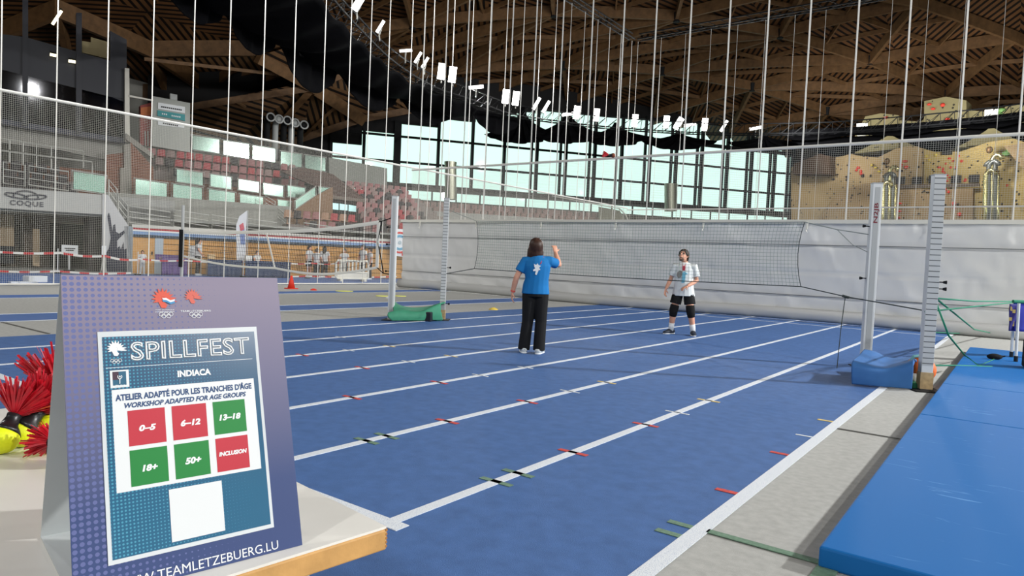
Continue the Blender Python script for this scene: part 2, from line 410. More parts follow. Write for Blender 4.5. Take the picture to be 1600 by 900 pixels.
# hint of the street and trees outside, far below the glass
# timber shell coming down to an arch at the left of the glass, with its star of ribs
q = lambda x, y, o: FA.at(x, y, o)
nd = q(490, 137, -5); ar = [q(225, 178, -7.5), q(345, 235, -5), q(400, 236, -1.6), (q(470, 217, -1)), q(565, 186, -1), q(642, 172, -.8), q(655, 120, -2.0), q(590, 95, -5), q(500, 60, -8), q(400, 88, -9), q(225, 92, -9)]
bm = bmesh.new(); n0 = bm.verts.new(nd+V((0, 0, .5))); vs = [bm.verts.new(p) for p in ar]
for i in range(len(vs)-1): bm.faces.new((n0, vs[i], vs[i+1])).material_index = i % 2
m1 = MB(); m1.bm.free(); m1.bm = bm; sh = struct(m1.build('ceiling_arch', [stripes('arch_boards', (104, 76, 50), (20, 14, 10), (.1, .1, 1), 2.6, duty=.4), stripes('arch_boards_crossing', (98, 72, 46), (20, 14, 10), (.75, .65, .1), 2.2, duty=.4)]))
def brib(a, b, dep=.8, wd=.3):
    d = (b-a).normalized(); n = (CAM-a).normalized(); s_ = d.cross(n).normalized(); n = s_.cross(d)
    mb = MB(); mb.prism([a-s_*wd*.8, a+s_*wd*.8, b+s_*wd*.8, b-s_*wd*.8], n*-1*dep if n.dot(CAM-a) < 0 else n*dep); return struct(mb.build('roof_beam', m_wood))
for k, wd in ((9, .5), (4, .6), (7, .25), (2, .3), (0, .3)): brib(nd, ar[k], .5, wd)
for a, b in ((ar[2], ar[3]), (ar[3], ar[4]), (ar[4], ar[5]), (ar[1], ar[2])): brib(a, b, .4, .35)
for a, b in ((ar[3], nd.lerp(ar[4], .5)), (nd.lerp(ar[2], .5), nd.lerp(ar[3], .6)), (nd.lerp(ar[9], .4), ar[10]), (nd.lerp(ar[0], .5), nd.lerp(ar[2], .6)), (nd.lerp(ar[7], .6), ar[5])): brib(a, b, .25, .14)
# ================================================================== NETS, CURTAIN, CABLES
def strands(name, m, parent, f, L, H, pitch, r, zf=None):
    """square mesh of thin cords on a plane: f(u, v) -> point, u along 0..L, v up 0..H"""
    mb = MB(); n = int(L/pitch); k = int(H/pitch)
    for i in range(n+1): mb.tube([f(i*pitch, 0), f(i*pitch, H)], r, 3, cap=False)
    for j in range(k+1): mb.tube([f(0, j*pitch), f(L, j*pitch)], r, 3, cap=False)
    return mb.build(name, m, parent)
m_netc = mat('net_cord', (214, 212, 202), .8)
m_cable = mat('cable_white', (226, 224, 218), .6)
ZTR = 17.0
def hung_net(name, p0, d, L, z0, z1, pitch, r, cables, label, cr=.018, seam=.016, end_drop=None, cord=None):
    t = empty(name, p0, 0, label, 'net')
    p0, d = V(p0), V(d)
    strands('net_mesh', cord or m_netc, t, lambda u, v: p0+d*u+V((0, 0, z0+v)), L, z1-z0, pitch, r)
    MB().tube([p0+d*0+V((0, 0, z1)), p0+d*L+V((0, 0, z1))], .042, 6).build('top_rope', m_cable, t)
    MB().tube([p0+V((0, 0, z0+.03)), p0+d*L+V((0, 0, z0+.03))], .03, 6).build('bottom_hem', m_cable, t)
    for k, u in enumerate(cables):
        b = p0+d*u; MB().tube([b+V((0, 0, z0+.03)), b+V((0, 0, z1))], seam, 5).build('vertical_tape', m_cable, t)
        MB().tube([b+V((0, 0, z1)), b+V((0, 0, ZTR))], cr, 5).build('suspension_cable', m_cable, t)
    return t
# long net beside the lanes (parallel to them)
cyl = [4.1, 5.45, 6.8, 8.15, 9.51, 10.86, 12.2, 13.49, 14.84, 16.15, 17.54, 18.82, 19.9, 20.95, 22.3, 23.7, 25.1, 26.5, 27.9, 29.3, 30.8, 32.4, 34.0, 35.6, 37.2, 38.8, 40.4, 42.0, 43.6]
hung_net('side_net', (-22.7, 2.0, 0), (0, 1, 0), 42.2, 0.02, 5.38,  .052, .0020, [y-2.0 for y in cyl], 'long white hanging net on cables in front of the left stands')
# dividing net over the white curtain
cxl = [-19.6, -18.4, -17.3, -16.2, -15.2, -14.16, -13.04, -11.88, -10.71, -9.58, -8.44, -7.24, -6.13, -5.0, -3.8, -2.6, -1.38, -.2, 1.0, 2.2]
hung_net('divider_net', (-20.0, 19.95, 0), (1, 0, 0), 23.5, 2.72, 4.8, .052, .0025, [x+20 for x in cxl], 'white hanging net above the long grey white curtain', .024, .020)
# far net behind
cfl = [-22.4+1.75*i for i in range(14)]
hung_net('far_net', (-22.6, 43.95, 0), (1, 0, 0), 26, .02, 5.25, .13, .006, [x+22.6 for x in cfl], 'farthest white net hanging before the rear stand and climbing wall', .013, .013)
# tracks the far nets hang from
def track(name, pts, label):
    t = empty(name, pts[0], 0, label, 'track')
    off = (V((0, 0, .35)),)
    d = (V(pts[1])-V(pts[0])).normalized(); sd = V((-d.y, d.x, 0))
    mb = MB()
    for o in (V((0, 0, .5)), sd*.22+V((0, 0, .08)), -sd*.22+V((0, 0, .08))): mb.tube([V(pts[0])+o, V(pts[1])+o], .045, 6)
    mb.build('rail', m_steel, t)
    n = int((V(pts[1])-V(pts[0])).length/.8); mb = MB()
    for i in range(n):
        a = V(pts[0]).lerp(V(pts[1]), i/n); b = V(pts[0]).lerp(V(pts[1]), (i+1)/n)
        mb.tube([a+V((0, 0, .5)), b+sd*.22+V((0, 0, .08))], .025, 4).tube([a+sd*.22+V((0, 0, .08)), b-sd*.22+V((0, 0, .08))], .02, 4)
    mb.build('lattice', m_steel, t)
    return t
track('net_track', ((-22.7, 2, ZTR+.02), (-22.7, 43.6, ZTR+.02)), 'dark lattice track under the roof running down to the corner of the far net')
track('net_track', ((-22.35, 43.95, ZTR+.02), (8, 43.95, ZTR+.02)), 'dark track under the roof rising to the right from the far net corner')
track('net_track', ((-22.3, 19.95, ZTR+.02), (8, 19.95, ZTR+.02)), 'dark track high above the curtain that carries the divider net')

# white curtain with horizontal seams and a rolled hem
m_curt = mat('curtain_cloth', (222, 222, 220), .55, var=.03, scale=1.2, spec=.25)
cur = empty('divider_curtain', (-8, 19.8, 0), 0, 'long grey white roll up curtain with horizontal seams behind the players', 'curtain')
random.seed(3)
from mathutils import noise
def cf(u, v):
    x = -20.25+25*u; z = .1+2.62*v
    y = 19.8+.05*noise.noise(V((x*.9+z*.8, z*1.3, 0)))+.03*noise.noise(V((x*2.5+z*2.2, z*2, 5)))*(1.25-v)+.02*noise.noise(V((x*6, z*2.2+x*2, 9)))
    if v < .28: y += .07*noise.noise(V((x*1.6+z*2.4, z*.6, 3)))*(.28-v)/.28*1.6
    for zs in (2.1, 1.36, .72):
        y += .03*math.exp(-((z-zs)/.035)**2)
    return (x, y, z)
MB().grid(cf, 300, 44).build('cloth', m_curt, cur, smooth=True)
mb = MB(); N = 60
mb.tube([(-20.3+25.1*i/N, 19.76, .19+.03*math.sin(i*.21)-.02*(i/N)) for i in range(N+1)], .17, 14); mb.build('rolled_hem', mat('curtain_roll', (190, 190, 188), .5), cur, smooth=True)
mb = MB(); mb.box((-7.75, 19.72, 2.73), (25.1, .06, .1)); mb.build('top_batten', m_cream, cur)
mb = MB()
for zs in (2.1, .72): mb.box((-7.75, 19.745, zs), (25, .015, .022))
mb.build('seam', mat('seam_grey', (120, 122, 122), .8), cur)
for i in range(9):
    x = -19.2+2.9*i; mb = MB(); mb.box((x, 19.68, 2.62), (.05, .03, .2)); mb.tube([(x, 19.66, 2.5), (x, 19.62, 2.46), (x+.03, 19.64, 2.44)], .012, 5); mb.build('strap', m_cream, cur)

# playing net across the court: fine dark green mesh, between the posts
gn = empty('badminton_net', (-5.85, 10.95, 0), 0, 'fine dark green net stretched across the court between the two players', 'net')
m_gcord = mat('green_cord', (96, 126, 114), .8)
XA, XB, Z0, Z1 = -9.03, -2.66, 1.13, 2.11
def gf(u, v):
    x = XA+u; k = (x-XA)/(XB-XA); s = v/(Z1-Z0)
    bow = .07*(1-(2*s-1)**2)
    x2 = x + (bow*(1-k)**6 - bow*k**6)*-1*(-1)
    return V((x2, 10.9+.1*k, Z0+v-.02*math.sin(math.pi*k)))
mb = MB(); pitch = .056
for i in range(int((XB-XA)/pitch)+1): mb.tube([gf(i*pitch, q*(Z1-Z0)/4) for q in range(5)], .0022, 3, cap=False)
for j in range(int((Z1-Z0)/pitch)+1): mb.tube([gf(q*(XB-XA)/10, j*pitch) for q in range(11)], .0022, 3, cap=False)
mb.build('net_mesh', m_gcord, gn)
m_rope = mat('dark_rope', (60, 68, 66), .8)
L_ = XB-XA
mb = MB(); mb.tube([(-9.81, 10.84, .98), gf(0, 0)]+[gf(L_*q/10, 0) for q in range(1, 11)]+[(-1.95, 10.6, 1.03), (-.86, 9.5, .95)], .008, 5); mb.build('bottom_rope', m_rope, gn)
mb = MB(); mb.tube([gf(L_*q/10, Z1-Z0) for q in range(11)]+[(-2.2, 10.99, 2.0), (-1.75, 11.03, 1.93)], .008, 5); mb.tube([(-2.2, 10.99, 2.0), (-1.98, 11.01, 1.78), (-1.74, 11.03, 1.66)], .006, 5)
mb.tube([(-9.8, 10.84, 2.35), gf(0, Z1-Z0)], .006, 5); mb.build('top_rope', mat('light_rope', (150, 156, 150), .8), gn)
for s in (0, 1): MB().tube([gf(L_*s, (Z1-Z0)*q/6) for q in range(7)], .006, 5).build('side_rope', m_rope, gn)
mb = MB(); mb.tube([(-1.95, 10.55, 1.03), (-1.97, 10.5, .6), (-1.98, 10.45, .02)], .006, 5); mb.tube([(-1.99, 10.55, 1.04), (-1.9, 10.55, 1.02)], .02, 6); mb.build('hanging_cord', m_rope, gn)
MB().tube([gf(L_*q/10, (Z1-Z0)*.7) for q in range(11)], .0035, 4).build('middle_cord', m_rope, gn)

# second court's net to the left: dark mesh with white tapes
vn = empty('volleyball_net', (-13, 9.8, 0), 0, 'white taped net with dark mesh left of the near net post', 'net')
def sagrow(xs, zs, n=12):
    return [V((xs[0]+(xs[1]-xs[0])*i/n, 9.8, zs[0]+(zs[1]-zs[0])*i/n-zs[2]*math.sin(math.pi*i/n))) for i in range(n+1)]
ta = sagrow((-14.7, -10.75), (1.77, 2.0, .06)); ba = sagrow((-14.3, -10.75), (.9, 1.06, .14))
tb = sagrow((-18.5, -14.7), (1.72, 1.77, .03)); bb = sagrow((-18.5, -14.3), (1.05, .9, .08))
mb = MB()
for T, B in ((ta, ba), (tb, bb)):
    for q in range(41):
        f = q/40*12; i = min(11, int(f)); a = T[i].lerp(T[i+1], f-i); b = B[i].lerp(B[i+1], f-i); mb.tube([a, b], .004, 3, cap=False)
    for q in range(1, 9): mb.tube([T[i].lerp(B[i], q/9) for i in range(13)], .004, 3, cap=False)
mb.build('net_mesh', mat('black_cord', (46, 44, 44), .8), vn)
m_tape = mat('white_tape', (242, 240, 230), .7)
for nm, pts, r in (('top_tape', tb+ta[1:], (.045, .008)), ('bottom_tape', bb+ba[1:], (.03, .008)), ('side_tape', [ta[0], ba[0]], (.03, .008)), ('side_tape', [ta[-1], ba[-1]], (.05, .01))):
    MB().tube(pts, [r]*len(pts), 6).build(nm, m_tape, vn)
mb = MB(); mb.tube([ta[-1], (-10.36, 9.83, 2.1)], .01, 5); mb.tube([ba[-1], (-10.55, 9.8, .95), (-10.33, 9.83, .93)], .01, 5); mb.tube([ta[-1]+V((.1, 0, .02)), (-10.75, 9.8, 1.6), (-10.62, 9.8, 1.2), (-10.55, 9.8, .95)], .012, 5); mb.build('tension_rope', m_black, vn)
# ================================================================== WEST STAND, ENTRANCE, BOXES
mW = lambda x, y, off: W.at(x, y, off)
Zm = V((0, 0, 1))
def wframe(x, y, off, fr=W):
    """matrix: X along the wall to the right, Y up, Z towards the hall"""
    m = Matrix((fr.d, Zm, -fr.n)).transposed().to_4x4(); m.translation = fr.at(x, y, off); return m
m_fasc = mat('fascia_grey', (178, 178, 174), .7, var=.03)
m_navy = mat('silhouette_navy', (52, 54, 68), .8)
m_pine = stripes('pine_boards', (196, 146, 84), (70, 52, 34), (0, 0, 1), 3.7, duty=.10, var=.12)
m_pined = mat('pine_door', (198, 150, 90), .6, var=.08, scale=5)
mb = MB(); fbox(mb, W, -12, .12, 0, .5, 2.55, 3.42); struct(mb.build('wall_fascia', m_fasc))
mb = MB(); fbox(mb, W, -12, 2, 4.2, 4.5, -.05, 2.6); struct(mb.build('wall_entrance_back', mat('entrance_back', (110, 98, 86), .8)))
mb = MB(); fbox(mb, W, -12, 15, .3, 12, 2.45, 2.55); struct(mb.build('trim_terrace', m_conc))
slab('wall_entrance_charcoal', W, .6, [(139, 331), (160, 334), (160, 424), (139, 423)], 3.2, mat('charcoal', (58, 54, 54), .8)).__setitem__('kind', 'structure')
struct(slab('wall_stair', W, -.05, [(160, 303), (169, 305), (201, 353), (207, 356), (207, 428), (200, 428), (160, 427)], .35, mat('stair_render', (190, 190, 190), .8)))
struct(slab('wall_dark_opening', W, 3.9, [(78, 348), (131, 352), (131, 421), (78, 419)], .2, mat('opening_shade', (34, 32, 34), .8)))  # black sheet painted as the darkness inside an opening
struct(slab('trim_frame', W, 3.8, [(131, 350), (138, 350), (138, 421), (131, 421)], .3, mat('frame_tan', (150, 138, 124), .7)))
def wthing(name, label, cat, x, y, off, group=None, fr=W):
    p = fr.at(x, y, off); return empty(name, p, 0, label, cat, group)
t = wthing('leaning_board', 'tall tan board standing in the dark entrance under the grey fascia', 'board', 56, 416, 3.0); slab('board', W, 3.0, [(51, 357), (62, 358), (62, 416), (51, 415)], .06, mat('tan_board', (176, 154, 126), .7), t)
t = wthing('cupboard', 'tan cupboard at the left edge of the dark entrance', 'cupboard', 8, 414, 3.2); slab('body', W, 3.2, [(-12, 334), (22, 336), (22, 385), (-12, 384)], .5, mat('tan_board', (176, 154, 126)), t); slab('base', W, 3.25, [(-12, 384), (22, 385), (22, 412), (-12, 411)], .45, m_dark, t)
t = wthing('ladder', 'black ladder leaning behind the tan cupboard in the entrance', 'ladder', 28, 384, 3.6)
mb = MB()
for x in (24, 31): mb.tube([mW(x, 348, 3.6), mW(x, 412, 3.4)], .03, 6)
mb.build('rail', m_black, t); mb = MB()
for k in range(9): mb.tube([mW(24, 352+7*k, 3.6), mW(31, 352.5+7*k, 3.6)], .02, 5)
mb.build('rung', m_black, t)
# COQUE logo on the fascia
t = tag(empty('fascia_sign', label='dark grey arena logo and name on the light fascia over the entrance', mtx=wframe(40, 312, -.02)), cat='sign')
m_logo = mat('logo_grey', (84, 84, 90), .6)
def lp(x, y): p = W.at(x, y, -.02); q = t.matrix_world.inverted() @ p; return q
a, b = lp(15, 321.5), lp(68, 322); cq = text_mesh('lettering', 'COQUE', m_logo, t, a.x, b.x, a.y, lp(15, 312).y, .02, weight=.03, space=1.15)
mb = MB(); c0 = lp(41, 306); wL = (b.x-a.x)
def ell(cx, cy, rx, ry, rot, a0=0, a1=360):
    pts = []
    for k in range(33):
        th = math.radians(a0+(a1-a0)*k/32); u, v_ = rx*math.cos(th), ry*math.sin(th); r_ = math.radians(rot)
        pts.append((c0.x+cx+u*math.cos(r_)-v_*math.sin(r_), c0.y+cy+u*math.sin(r_)+v_*math.cos(r_), .03))
    mb.tube(pts, .028, 6)
ell(0, -.02, wL*.36, .22, 0, -15, 195); ell(-wL*.28, -.02, wL*.33, .09, -8, 0, 360); ell(wL*.28, -.02, wL*.33, .09, 8, 0, 360)
mb.build('emblem', m_logo, t, world=False)
# crowd silhouettes printed on the stair wall
t = wthing('wall_mural', 'dark silhouettes of a cheering crowd printed on the pale stair wall', 'mural', 180, 425, -.07)
body = [(166, 425), (166, 395), (170, 388), (173, 372), (168, 338), (170, 332), (172, 337), (176, 362), (177, 352), (180, 350), (181, 362), (186, 365), (194, 360), (195, 364), (187, 372), (183, 376), (183, 388), (187, 384), (189, 390), (193, 378), (194, 390), (198, 388), (198, 425)]
slab('print', W, -.07, body, .015, m_navy, t)
t2 = wthing('information_stand', 'white slim poster stand with a tripod foot before the stair wall mural', 'stand', 162, 425, -.8)
slab('poster', W, -.8, [(159, 384), (166, 384), (166, 398), (159, 398)], .03, m_white, t2); mb = MB(); [mb.tube([mW(162, 398, -.8), V((q.x, q.y, 0))], .02, 6) for q in (mW(157, 424, -.9), mW(167, 424, -.7))]; mb.build('leg', m_rail, t2)

# lower front wall: door, pillars, coloured band, pine boards
mb = MB(); fbox(mb, W, .9, 1.25, -.05, .4, 0, 2.1); fbox(mb, W, 2.15, 2.5, -.03, .4, 0, 1.75); struct(mb.build('wall_pillars', mat('pale_blue_pillar', (166, 178, 188), .7)))
mb = MB(); fbox(mb, W, 1.25, 2.15, 0, .1, 0, 1.72); d1 = struct(mb.build('door_1', m_pined)); mb = MB(); fbox(mb, W, 2.02, 2.06, -.06, 0, .85, 1.0); mb.build('door_handle', m_steel, d1)
mb = MB(); fbox(mb, W, 2.5, 19.5, 0, .1, 0, 1.66); struct(mb.build('wall_bleacher_front', m_pine))
for nm, z0, z1, c in (('trim_red', 1.97, 2.06, (176, 54, 60)), ('trim_white', 1.9, 1.97, (222, 222, 220)), ('trim_blue', 1.76, 1.9, (120, 150, 190)), ('trim_dark', 1.64, 1.76, (46, 58, 72))):
    mb = MB(); fbox(mb, W, 1.25, 19.5, -.06, .4, z0, z1); struct(mb.build(nm, mat('band_'+nm, c, .6)))
mb = MB(); fbox(mb, W, 1.2, 19.5, -.1, 3.2, 2.06, 2.2); struct(mb.build('trim_ledge', mat('ledge', (200, 198, 190), .7)))
mb = MB(); fbox(mb, W, .3, 9.2, 3.0, 3.4, 2.2, 3.75); fbox(mb, W, -12, 2, 3.2, 3.4, 2.5, 3.1); struct(mb.build('wall_terrace', mat('terrace_concrete', (140, 140, 134), .8, var=.08, scale=2)))
# stair flight beside the mural
mb = MB()
for k in range(8): fbox(mb, W, .15+.22*k, 3, .4, 2.8, 2.0, 3.4-.16*k) if k < 6 else None
struct(mb.build('stairs_terrace', m_conc))
# tiers behind: brick brown risers
m_brk = stripes('tier_brick', (122, 84, 68), (92, 62, 52), (0, 0, 1), 6, duty=.16)
mb = MB(); fbox(mb, W, 1.6, 10.5, 5.4, 5.8, 2.5, 4.3); fbox(mb, W, 2.8, 11.6, 6.5, 6.7, 4.3, 4.85); struct(mb.build('wall_tier_brick', m_brk))
struct(slab('wall_brick_side', W, 5.2, [(166, 242), (196, 238), (196, 306), (166, 310)], .3, m_brk))
struct(slab('wall_brick_stair', W, 5.3, [(204, 222), (240, 262), (240, 298), (204, 304)], .3, m_brk))
struct(slab('wall_column', W, 5.0, [(194, 226), (204, 224), (206, 302), (188, 306), (188, 262), (194, 262)], .8, mat('column_grey', (136, 132, 124), .8)))
mb = MB(); fbox(mb, W, -12, 2, 6.2, 6.6, 2.5, 5.0); struct(mb.build('wall_left_tier', m_brk))
mb = MB(); fbox(mb, W, 2.8, 12, 9.65, 9.9, 5.9, 7.0); struct(mb.build('wall_upper_tier', mat('upper_grey', (128, 124, 116), .8)))
# grey wall under the boxes and the dark glazed boxes
struct(slab('wall_under_boxes', W, 7.6, [(-60, 190), (195, 222), (195, 262), (170, 258), (166, 250), (95, 235), (-60, 215)], .4, mat('grey_wall', (142, 140, 134), .8)))
struct(slab('door_2', W, 7.2, [(174, 247), (190, 248), (190, 272), (174, 270)], .3, mat('beige_door', (150, 136, 116))))
m_bx = mat('box_dark', (30, 31, 40), .45)
struct(slab('wall_box_sill', W, 6.9, [(-60, 172), (40, 190), (196, 214), (196, 224), (40, 200), (-60, 182)], .6, mat('box_sill', (60, 62, 76), .6)))
struct(slab('wall_box_band', W, 6.9, [(-60, 45), (40, 58), (176, 96), (196, 104), (196, 154), (176, 152), (0, 108), (-60, 94)], .5, m_bx))
struct(slab('wall_box_corner', W, 6.95, [(172, 48), (198, 62), (198, 220), (172, 216)], .5, m_bx))
for x0, x1, y0, y1 in ((35, 44, -20, 196), (119, 128, 20, 208)):
    struct(slab('trim_box_post', W, 6.7, [(x0, y0), (x1, y0), (x1, y1), (x0, y1)], .4, m_bx))
struct(slab('wall_box_back', W, 9.5, [(-60, 90), (176, 140), (196, 155), (196, 222), (-60, 190)], .3, mat('box_interior', (92, 90, 88), .8)))
struct(slab('wall_box_inner', W, 9.2, [(50, 118), (85, 124), (85, 170), (50, 165)], .2, mat('box_olive', (70, 62, 44), .8)))
struct(slab('window_3', W, 6.85, [(-60, 95), (0, 108), (176, 152), (196, 160), (196, 216), (-60, 176)], .03, glassmat('box_glass', (170, 172, 186), .06)))
m_post = mat('white_post', (196, 192, 182), .6)
struct(slab('trim_white_post', W, 6.6, [(195, 106), (202, 107), (203, 222), (195, 221)], .3, m_post))
struct(slab('trim_white_beam', W, 6.6, [(200, 148), (240, 156), (240, 158), (200, 151)], .2, m_post))
struct(slab('wall_box_cream', W, 9.0, [(142, 58), (170, 66), (170, 92), (128, 82), (128, 64), (142, 66)], .4, mat('cream_panel', (150, 138, 104), .8)))
struct(slab('trim_handrail_wall', W, 6.4, [(197, 208), (240, 240), (240, 248), (197, 218)], .3, mat('column_grey', (136, 132, 124))))
# lights inside the boxes
m_tubeon = mat('tube_on', (255, 246, 214), .5, emit=(255, 244, 200), estr=2.2)
for lab, pts in (('slanting fluorescent tube glowing behind the upper box windows', [(82, 38), (96, 17)]), ('small round lamp under the dark box band, left of two', [(78, 85), (88, 87)]), ('small round lamp under the dark box band, right of two', [(107, 95), (118, 97)])):
    t = empty('tube_lamp', mW(*pts[0], 6.6), 0, lab, 'lamp', None)
    MB().tube([mW(*pts[0], 6.6), mW(*pts[1], 6.6)], .07, 8).build('tube', m_tubeon, t)
    MB().tube([mW(*pts[0], 6.72)+V((0, 0, .1)), mW(*pts[1], 6.72)+V((0, 0, .1))], .06, 6).build('housing', m_steel, t)
# info panel and red kiosk
t = wthing('info_sign', 'tall grey panel with white and teal sign strips above the upper seats', 'panel', 268, 232, 9.0)
slab('board', W, 9.0, [(238, 150), (297, 161), (297, 238), (238, 228)], .3, mat('panel_grey', (168, 170, 164), .6), t)
slab('sign_strip', W, 8.94, [(247, 160), (289, 167), (289, 177), (247, 170)], .05, m_white, t)
st2 = slab('sign_strip', W, 8.94, [(246, 172), (289, 179), (289, 189), (246, 181)], .05, mat('teal', (62, 142, 146), .5), t); st2['label'] = 'teal sign strip'
slab('sign_strip', W, 8.94, [(247, 188), (288, 194), (288, 200), (247, 195)], .05, m_white, t)
mb = MB()
for x0, x1, ya in ((252, 285, 167), (255, 281, 193)):
    for k in range(int((x1-x0)/3)): mb.prism([W.at(x0+3*k, ya+.166*3*k-1.4, 8.92), W.at(x0+3*k+2, ya+.166*3*k-1.2, 8.92), W.at(x0+3*k+2, ya+.166*3*k+1, 8.92), W.at(x0+3*k, ya+.166*3*k+.8, 8.92)], W.n*.01)
mb.build('lettering', m_steel, t); mb = MB()
for x0, x1, ya in ((253, 264, 178), (268, 284, 181)):
    for k in range(int((x1-x0)/3)): mb.prism([W.at(x0+3*k, ya+.166*3*k-1.4, 8.92), W.at(x0+3*k+2, ya+.166*3*k-1.2, 8.92), W.at(x0+3*k+2, ya+.166*3*k+1, 8.92), W.at(x0+3*k, ya+.166*3*k+.8, 8.92)], W.n*.01)
mb.build('lettering', m_white, t)
slab('camera_box', W, 9.05, [(266, 146), (277, 148), (277, 157), (266, 155)], .3, m_lconc, t)
t = wthing('kiosk', 'orange and red vending kiosk beside the tall grey panel', 'kiosk', 228, 232, 9.6)
slab('body', W, 9.6, [(219, 165), (238, 160), (238, 230), (219, 226)], .6, mat('kiosk_red', (140, 52, 44), .5), t); slab('header', W, 9.55, [(220, 168), (238, 166), (238, 180), (220, 180)], .06, mat('kiosk_orange', (190, 104, 50), .5), t)
mb = MB(); [mb.tube([mW(x, 205, 9.5), mW(x, 228, 9.5)], .03, 5) for x in (227, 231)]; mb.build('handle', m_rail, t)

# railings with glass that mirrors the bright windows opposite
m_glare = glassmat('railing_glass', (214, 224, 216), .45, .12, (208, 236, 224))
def railing(x0, y0, x1, y1, off, label, group=None, glass=True, slope=None):
    """frame of round tube between two corners given on the plane, with one glass pane"""
    pts = slope or [(x0, y0), (x1, y0+(x1-x0)*.15), (x1, y1), (x0, y1-(x1-x0)*.15)]
    q = [mW(a, b, off) for a, b in pts]
    t = empty('railing', (q[3]+q[2])/2, 0, label, 'railing', group)
    MB().tube(q, .032, 6, closed=True).build('frame', m_rail, t)
    if glass:
        c = sum(q, V())/4; g = [c+(p-c)*.9 for p in q]
        MB().prism([p-W.n*.01 for p in g], W.n*.012).build('glass_pane', m_glare, t)
    else:
        mb = MB()
        for k in (1, 2): mb.tube([q[0].lerp(q[3], k/3), q[1].lerp(q[2], k/3)], .018, 5)
        mb.build('cross_rail', m_rail, t)
    return t
low = [(209, 278, 263, 313), (268, 286, 318, 319), (324, 294, 369, 324), (373, 302, 413, 329), (433, 311, 456, 331)]
for i, r in enumerate(low): railing(*r, 4.2, ['glazed railing beside the column, leftmost of the lower glazed row', 'glazed railing, second from the left in the lower glazed row', 'glazed railing, middle one of the lower glazed row', 'glazed railing, fourth from the left in the lower glazed row', 'narrow glazed railing, rightmost of the lower glazed row'][i])
up = [(274, 263, 319, 291), (327, 271, 363, 297), (371, 279, 406, 302), (410, 285, 444, 309), (448, 289, 478, 312)]
for i, r in enumerate(up): railing(*r, 6.0, ['glazed railing right under the red seats, leftmost of its row', 'glazed railing under the red seats, second of its row', 'glazed railing under the red seats, third of its row', 'glazed railing under the red seats, fourth of its row', 'glazed railing under the red seats, rightmost of its row'][i])
top = [(298, 210, 345, 241), (347, 218, 391, 249), (393, 226, 432, 255), (437, 235, 473, 263), (475, 241, 510, 269)]
for i, r in enumerate(top): railing(*r, 9.3, ['railing above the red seats next to the grey panel', 'railing above the red seats, second from the grey panel', 'railing above the red seats, third from the grey panel', 'railing above the red seats, fourth from the grey panel', 'railing above the red seats, farthest from the grey panel'][i], glass=True)
railing(0, 0, 0, 0, 3.5, 'sloping glazed railing along the stairs left of the windows', slope=[(460, 314), (494, 291), (494, 305), (460, 328)])
railing(0, 0, 0, 0, 3.6, 'small square glazed railing at the head of the stairs', slope=[(498, 291), (516, 293), (516, 314), (498, 313)])
left = [(5, 253, 39, 291), (45, 259, 107, 298), (112, 266, 167, 304)]
for i, r in enumerate(left): railing(*r, .5, ['rail frame on the entrance roof above the arena name, leftmost', 'rail frame on the entrance roof, middle of three', 'rail frame with glaring glass on the entrance roof beside the brick wall'][i], glass=(i == 2))
railing(0, 0, 0, 0, .3, 'sloping handrail beside the stair wall mural', slope=[(170, 280), (183, 296), (183, 328), (170, 308)], glass=False)
railing(0, 0, 0, 0, .25, 'lower sloping handrail down the stairs by the mural', slope=[(185, 303), (200, 322), (200, 352), (185, 332)], glass=False)
terr = [(202, 322, 266, 357), (271, 328, 326, 362), (331, 336, 380, 366), (384, 341, 432, 371)]
for i, r in enumerate(terr): railing(*r, .2, ['thin rail frame on the ledge above the pine door', 'thin rail frame on the ledge, second from the stairs', 'thin rail frame on the ledge, third from the stairs', 'thin rail frame on the ledge, fourth from the stairs'][i], glass=False)
railing(0, 0, 0, 0, 3.2, 'dark sloping handrail left of the stair windows, upper', slope=[(415, 306), (430, 315), (430, 332), (415, 322)], glass=False)
railing(0, 0, 0, 0, 3.0, 'dark sloping handrail left of the stair windows, lower', slope=[(434, 325), (450, 338), (450, 352), (434, 340)], glass=False)
railing(475, 348, 518, 373, .3, 'thin rail frame in front of the pink seats', glass=False)

# walls towards the facade corner
m_dbr = stripes('dark_brown_wall', (86, 68, 62), (66, 52, 48), (0, 0, 1), 4, duty=.15)
struct(slab('wall_corner_grey', W, 9.6, [(514, 246), (605, 263), (605, 312), (575, 296), (540, 284), (514, 278)], .4, mat('corner_grey', (122, 124, 118), .8)))
struct(slab('wall_corner_brown', W, 5.6, [(440, 268), (476, 262), (520, 272), (572, 312), (578, 350), (516, 350), (516, 300), (490, 290)], .3, m_dbr))
struct(slab('wall_corner_dark', W, 5.9, [(455, 262), (476, 261), (512, 292), (512, 300), (500, 300)], .3, mat('dark_grey_slab', (84, 80, 78), .8)))
struct(slab('wall_stair_brown', W, 3.4, [(440, 345), (462, 328), (494, 306), (520, 292), (520, 352), (440, 352)], .3, mat('stair_brown', (124, 98, 76), .8, var=.06)))
struct(slab('wall_lower_brown', W, 3.3, [(415, 320), (445, 324), (445, 356), (415, 352)], .3, m_dbr))
for i, pts in enumerate(([(519, 317), (529, 318), (529, 328), (519, 327)], [(531, 318), (543, 320), (543, 329), (531, 328)], [(545, 320), (557, 322), (557, 331), (545, 330)])):
    q = [mW(a, b, 5.3) for a, b in pts]; MB().tube(q, .05, 6, closed=True)
    o = slab('window_%d' % (4+i), W, 5.35, pts, .04, mat('lit_window', (150, 190, 196), .3, emit=(196, 236, 232), estr=.75)); struct(o)
struct(slab('trim_window_band', W, 5.42, [(516, 314), (560, 319), (560, 336), (516, 332)], .15, m_steel))
